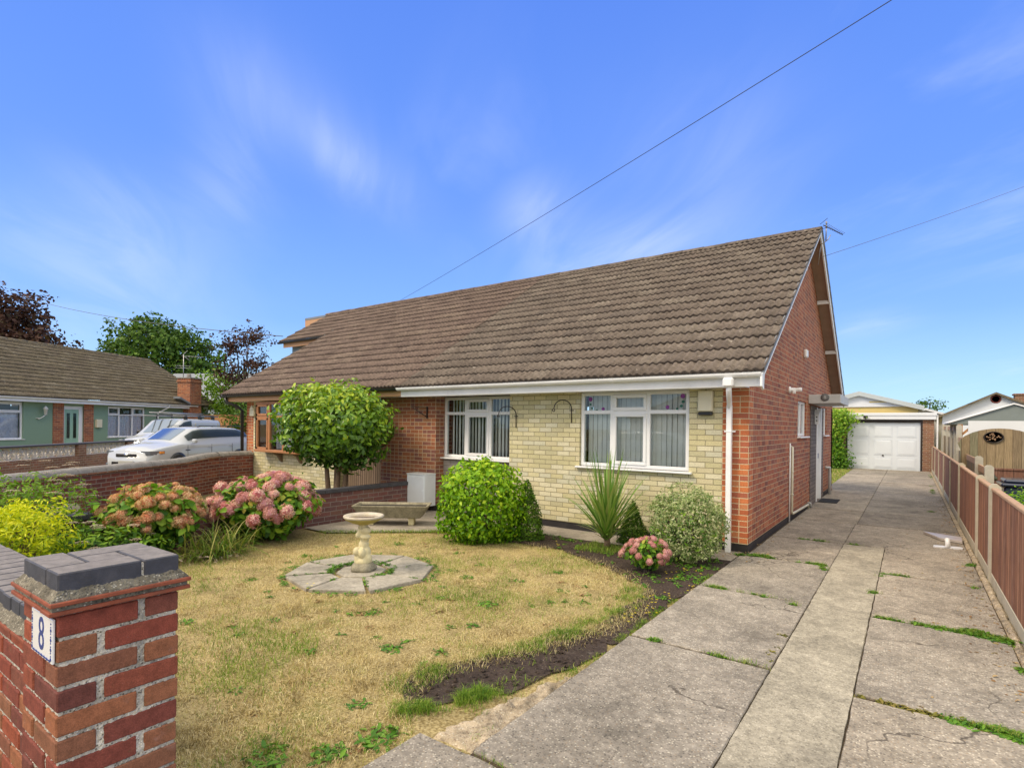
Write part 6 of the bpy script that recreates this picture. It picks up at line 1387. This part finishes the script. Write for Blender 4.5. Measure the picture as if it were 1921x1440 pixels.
# long grass along the bed edges and the front of the bed
def along(pts, n, spread):
    pts = np.array(pts); seg = rng.integers(0, len(pts)-1, n); t = rng.uniform(0, 1, (n, 1)); return pts[seg]*(1-t)+pts[seg+1]*t+rng.normal(0, spread, (n, 2))
E1 = along([(-.66, -5.52), (-.48, -5.27), (-.36, -5.0)], 2600, .04); E2 = along([(-.86, -5.3), (-.88, -5.0), (-.72, -4.7), (-.52, -4.25), (-.48, -3.85), (-.42, -3.6), (-.40, -3.1), (-.42, -2.75), (-.58, -2.38)], 7600, .075)
E3 = along([(-.10, -4.5), (-.08, -3.9), (-.09, -3.4), (-.08, -2.9), (-.07, -2.2), (-.07, -1.4)], 2600, .025)
EE = np.concatenate([E1, E2, E3]); hh = np.concatenate([rng.uniform(.035, .10, len(E1)), rng.uniform(.015, .07, len(E2)), rng.uniform(.02, .05, len(E3))])
gn = nz(EE[:, 0], EE[:, 1], 9, 1.2)+.6*nz(EE[:, 0], EE[:, 1], 23, .3); k = (gn+rng.normal(0, .3, len(EE)) > -.15) & (EE[:, 0] < -.045); EE, hh, gn = EE[k], hh[k]*np.clip(.7+.5*gn[k], .4, 1.4), gn[k]
grass('edge_grass', np.column_stack([EE, np.full(len(EE), .02)]), hh, .0032, 'grass_green', rnd=np.clip(.55-.25*gn+rng.normal(0, .25, len(EE)), 0, 1), lean=.9)
E5 = along([(-.86, -5.3), (-.9, -5.0), (-.7, -4.6), (-.5, -4.2), (-.44, -3.85), (-.28, -3.6), (-.27, -3.1), (-.4, -2.5), (-.83, -2.0), (-1.4, -1.65), (-2.6, -1.3)], 5200, .08); grass('dry_edge_grass', np.column_stack([E5, np.full(len(E5), .02)]), .045, .003, 'grass_dry', lean=1.1)
E6 = np.column_stack([rng.uniform(-.42, -.08, 900), rng.uniform(-5.6, -4.5, 900)]); E6 = E6[nz(E6[:, 0], E6[:, 1], 14, .5) > .25]; grass('kerb_grass', np.column_stack([E6, np.full(len(E6), .025)]), .04, .003, 'grass_green', lean=1.0)
E4 = along([(-5.5, -2.62), (-4.2, -1.5), (-3.6, -1.2)], 2600, .05); grass('path_grass', np.column_stack([E4, np.full(len(E4), .03)]), .045, .004, 'grass_green', lean=.8)
# weeds: small leafy rosettes
def rosettes(name, spots, mat='weed_leaf', kind='stuff', parent=None):
    PP, NN, SS = [], [], []
    for (x, y, r_, n, z) in spots:
        a = rng.uniform(0, 6.283, n); q_ = r_*np.sqrt(rng.uniform(0, 1, n)); PP.append(np.stack([x+q_*np.cos(a), y+q_*np.sin(a), np.full(n, z)+rng.uniform(0, .012, n)], 1)); NN.append(np.stack([np.cos(a)*.35, np.sin(a)*.35, np.full(n, 1.)], 1)); SS.append(np.full((n, 1), .028+r_*.22))
    P = np.concatenate(PP); V, F, r = leaves(P, np.concatenate(NN), np.concatenate(SS), .38, .35, .0, .3, None, .5); o = npmesh(name, V, F, mat, parent, r)
    if kind: tag(o, kind=kind)
    return o
WS = [(-2.1, -4.47, .07, 40), (-1.37, -4.93, .085, 50), (-1.03, -4.76, .06, 36), (-1.44, -3.68, .09, 46), (-.55, -5.75, .12, 90), (-.62, -6.0, .10, 70), (-3.13, -5.56, .06, 30), (-.84, -6.2, .11, 70), (-1.9, -3.8, .05, 22), (-.55, -3.93, .05, 24), (-2.2, -3.1, .06, 30), (-1.1, -2.9, .07, 26), (-1.5, -2.3, .06, 24),
      (-2.4, -2.6, .05, 20), (-4.0, -2.4, .06, 26), (-1.2, -4.2, .05, 22), (-.9, -5.6, .06, 30), (-1.8, -5.3, .05, 20), (-2.6, -5.1, .05, 18), (-1.0, -3.3, .05, 20), (-3.9, -4.6, .07, 30), (-4.4, -3.6, .06, 26), (-.75, -3.1, .06, 24), (-1.7, -2.9, .045, 18), (-3.0, -2.3, .06, 22)]
WS += [(rng.uniform(-4.6, -.6), rng.uniform(-6, -2.2), rng.uniform(.02, .045), 12) for _ in range(46)]
rosettes('lawn_weeds', [w_+(.018,) for w_ in WS if math.hypot(w_[0]-oc[0], w_[1]-oc[1]) > .85])
rosettes('dead_weeds', [(rng.uniform(-4.6, -.5), rng.uniform(-6.6, -1.9), rng.uniform(.02, .06), 16, .014) for _ in range(46)], 'litter_leaf')
# weeds in the flags and drive joints
JW = []
def jline(x0, y0, x1, y1, n, r_=.03, m_=14, z=.036):
    cs = rng.uniform(0, 1, max(2, n//6))
    for i in range(n): t = float(np.clip(rng.choice(cs)+rng.normal(0, .07), 0, 1)); JW.append((x0+(x1-x0)*t, y0+(y1-y0)*t+rng.normal(0, .008), r_*rng.uniform(.5, 1.3), m_, z))
jline(1.50, -3.72, 2.34, -3.73, 34, .038, 14); jline(1.70, -3.72, 2.34, -3.74, 44, .055, 18); jline(1.47, -1.95, 2.34, -1.95, 34, .028, 14); jline(1.75, -1.95, 2.34, -1.95, 50, .055, 18); jline(2.15, -1.88, 2.37, -2.02, 40, .085, 22); jline(2.36, -3.0, 2.37, -4.3, 14, .06, 14)
jline(.02, -3.63, .16, -3.63, 8, .025, 14); jline(.5, -3.64, .9, -3.64, 6, .012, 8); jline(0, -1.89, .3, -1.9, 16, .022, 14); jline(.42, -1.9, .62, -1.93, 8, .02, 12); jline(.80, -1.98, .93, -2.05, 7, .025, 12)
jline(.28, -.12, .93, -.12, 26, .022, 14); jline(.86, -.1, .95, -.5, 12, .028, 14); jline(.4, 1.5, .9, 1.5, 10, .03, 12); jline(.9, 1.5, 1.2, 1.5, 6, .03, 10)
jline(1.44, -.13, 1.8, -.14, 12, .03, 12); jline(1.40, -1.1, 1.58, -1.05, 8, .03, 14); jline(1.44, -.5, 1.5, -.1, 5, .02, 8); jline(2.28, .85, 2.37, 1.15, 9, .05, 16); jline(2.2, -.35, 2.3, -.2, 3, .03, 10); jline(2.05, 6.2, 2.2, 6.4, 6, .05, 12); jline(2.2, 10, 2.35, 18, 20, .06, 10)
jline(1.72, -6.3, 1.9, -6.2, 0); jline(1.33, -5.62, 1.42, -5.58, 8, .03, 14); jline(2.36, -2.6, 2.37, -3.4, 10, .05, 14)
jline(-.02, .3, -.02, 1.2, 0); jline(-.2, -.25, .25, -.05, 30, .05, 14, .04)
rosettes('joint_weeds', JW, 'weed_leaf'); 
jline(.0, -3.635, .95, -3.635, 16, .012, 7); jline(.0, -1.89, .95, -1.89, 18, .014, 8); jline(0, -5.59, .9, -5.59, 8, .015, 8); jline(.3, 1.5, .95, 1.5, 8, .015, 8)
JG = np.array([(a+rng.normal(0, .03), b+rng.normal(0, .012)) for (a, b, c, d, e) in JW for _ in range(9)]); grass('joint_grass', np.column_stack([JG, np.full(len(JG), .036)]), rng.uniform(.015, .06, len(JG)), .0028, 'grass_green', lean=1.0)
MS = [(x_, y_, .03, 16, .03) for x_, y_ in zip(rng.uniform(1.47, 2.34, 50), np.full(50, -3.72)+rng.normal(0, .01, 50))]; rosettes('dry_moss', MS+[(rng.uniform(1.5, 2.3), -1.95+rng.normal(0, .01), .03, 10, .03) for _ in range(26)]+[(.9+rng.normal(0, .04), -3.2+rng.uniform(-.4, .4), .02, 6, .036) for _ in range(8)], 'moss')
FWD = [(oc[0]+.335*math.cos(a)+rng.normal(0, .02), oc[1]+.335*math.sin(a)+rng.normal(0, .02), .03, 10, .05) for a in rng.uniform(-.6, 4.2, 60)]+[(oc[0]+r_*math.cos(math.pi/4*k+.18), oc[1]+r_*math.sin(math.pi/4*k+.18), .022, 7, .045) for k in range(8) for r_ in rng.uniform(.3, .8, 5)]+[(oc[0]+.82*math.cos(a), oc[1]+.82*math.sin(a), .04, 8, .03) for a in rng.uniform(0, 6.28, 60)]
rosettes('paving_weeds', FWD)
# bed cover under the shrubs
BC = [(rng.uniform(-3.2, -.1), 0, 0, 0, 0) for _ in range(0)]; xs2, ys2 = rng.uniform(-3.4, -.08, 900), rng.uniform(-2.9, -.6, 900); k = inpoly(xs2, ys2, SOIL[2]); k &= rng.uniform(0, 1, 900) < np.clip(.35+.6*nz(xs2, ys2, 5, 2.), 0, 1)
rosettes('bed_cover', [(a, b, rng.uniform(.02, .05), 12, .036) for a, b in zip(xs2[k], ys2[k])])
x2, y2 = rng.uniform(-1.9, -1.35, 1500), rng.uniform(-1.25, -.7, 1500); grass('yucca_grass', np.column_stack([x2, y2, np.full(1500, .035)]), .06, .004, 'grass_green')
yf = [(-.30, -1.95), (-.16, -1.5), (-.42, -1.75), (-.12, -2.6), (-.14, -2.9), (-.05, -2.2), (-.2, -3.2), (-.16, -3.45), (-2.15, -1.3), (-3.05, -4.45), (-.30, -1.5), (-.1, -3.05), (-.25, -2.75)]
vs, fs, rd = [], [], []
for (x_, y_) in yf:
    for _ in range(4):
        p_ = np.array([x_+rng.normal(0, .035), y_+rng.normal(0, .035), rng.uniform(.05, .12)]); 
        for k in range(6): a = k*1.05; b = len(vs); e = .010; vs += [p_, p_+[e*math.cos(a-.3), e*math.sin(a-.3), .003], p_+[e*1.2*math.cos(a), e*1.2*math.sin(a), .002], p_+[e*math.cos(a+.3), e*math.sin(a+.3), .003]]; fs.append((b, b+1, b+2, b+3)); rd += [rng.uniform(0, 1)]*4
tag(npmesh('yellow_flowers', np.array(vs), np.array(fs), 'yellow_petal', None, np.array(rd)), kind='stuff')
# clods, pebbles in the soil
vs, fs = [], []; xx, yy = rng.uniform(-3.4, -.08, 9000), rng.uniform(-5.45, -.7, 9000); k = inpoly(xx, yy, SOIL[0]) | inpoly(xx, yy, SOIL[1]) | inpoly(xx, yy, SOIL[2]); q = MB()
for a, b in zip(xx[k], yy[k]):
    s_ = rng.uniform(.003, .013)*rng.choice([1, 1, 1, 1.6]); p_ = rng.normal(0, 1, (6, 3))*.25+np.array([[1, 0, 0], [-1, 0, 0], [0, 1, 0], [0, -1, 0], [0, 0, .8], [0, 0, -.5]]); q.add([(a+s_*v[0], b+s_*v[1], .032+s_*v[2]*.8) for v in p_], [(0, 2, 4), (2, 1, 4), (1, 3, 4), (3, 0, 4), (2, 0, 5), (1, 2, 5), (3, 1, 5), (0, 3, 5)])
tag(q.build('soil_clods', 'soil', uvm=False), kind='stuff')
q = MB()
for _ in range(260):
    a, b = rng.uniform(0, 2.35), rng.uniform(-6, 6); s_ = rng.uniform(.002, .007); q.add([(a+s_*math.cos(k*1.26), b+s_*math.sin(k*1.26), .046) for k in range(5)]+[(a, b, .046+s_)], [(k, (k+1) % 5, 5) for k in range(5)])
tag(q.build('grit', 'flagstone', uvm=False), kind='stuff')
gx_, gy_ = rng.uniform(-1.9, -.16, 7000), rng.uniform(9.9, 19, 7000); grass('verge_grass', np.column_stack([gx_, gy_, np.full(7000, .012)]), .06, .012, 'grass_green')

# leaf litter and dry debris against the fence and in corners
LLx = np.concatenate([2.36-np.abs(rng.normal(0, .10, 420)), rng.uniform(1.5, 2.3, 60), rng.uniform(-.3, .3, 60), rng.uniform(.0, .15, 60)]); LLy = np.concatenate([rng.uniform(-3.5, 9, 420), rng.uniform(-4, 4, 60), rng.uniform(-.5, .2, 60), rng.uniform(.2, 4, 60)])
V, F, r = leaves(np.stack([LLx, LLy, np.full(len(LLx), .046)], 1), np.tile([0, 0, 1.], (len(LLx), 1)), .028, .5, .3, .0, .5); tag(npmesh('leaf_litter', V, F, 'litter_leaf', None, r), kind='stuff')
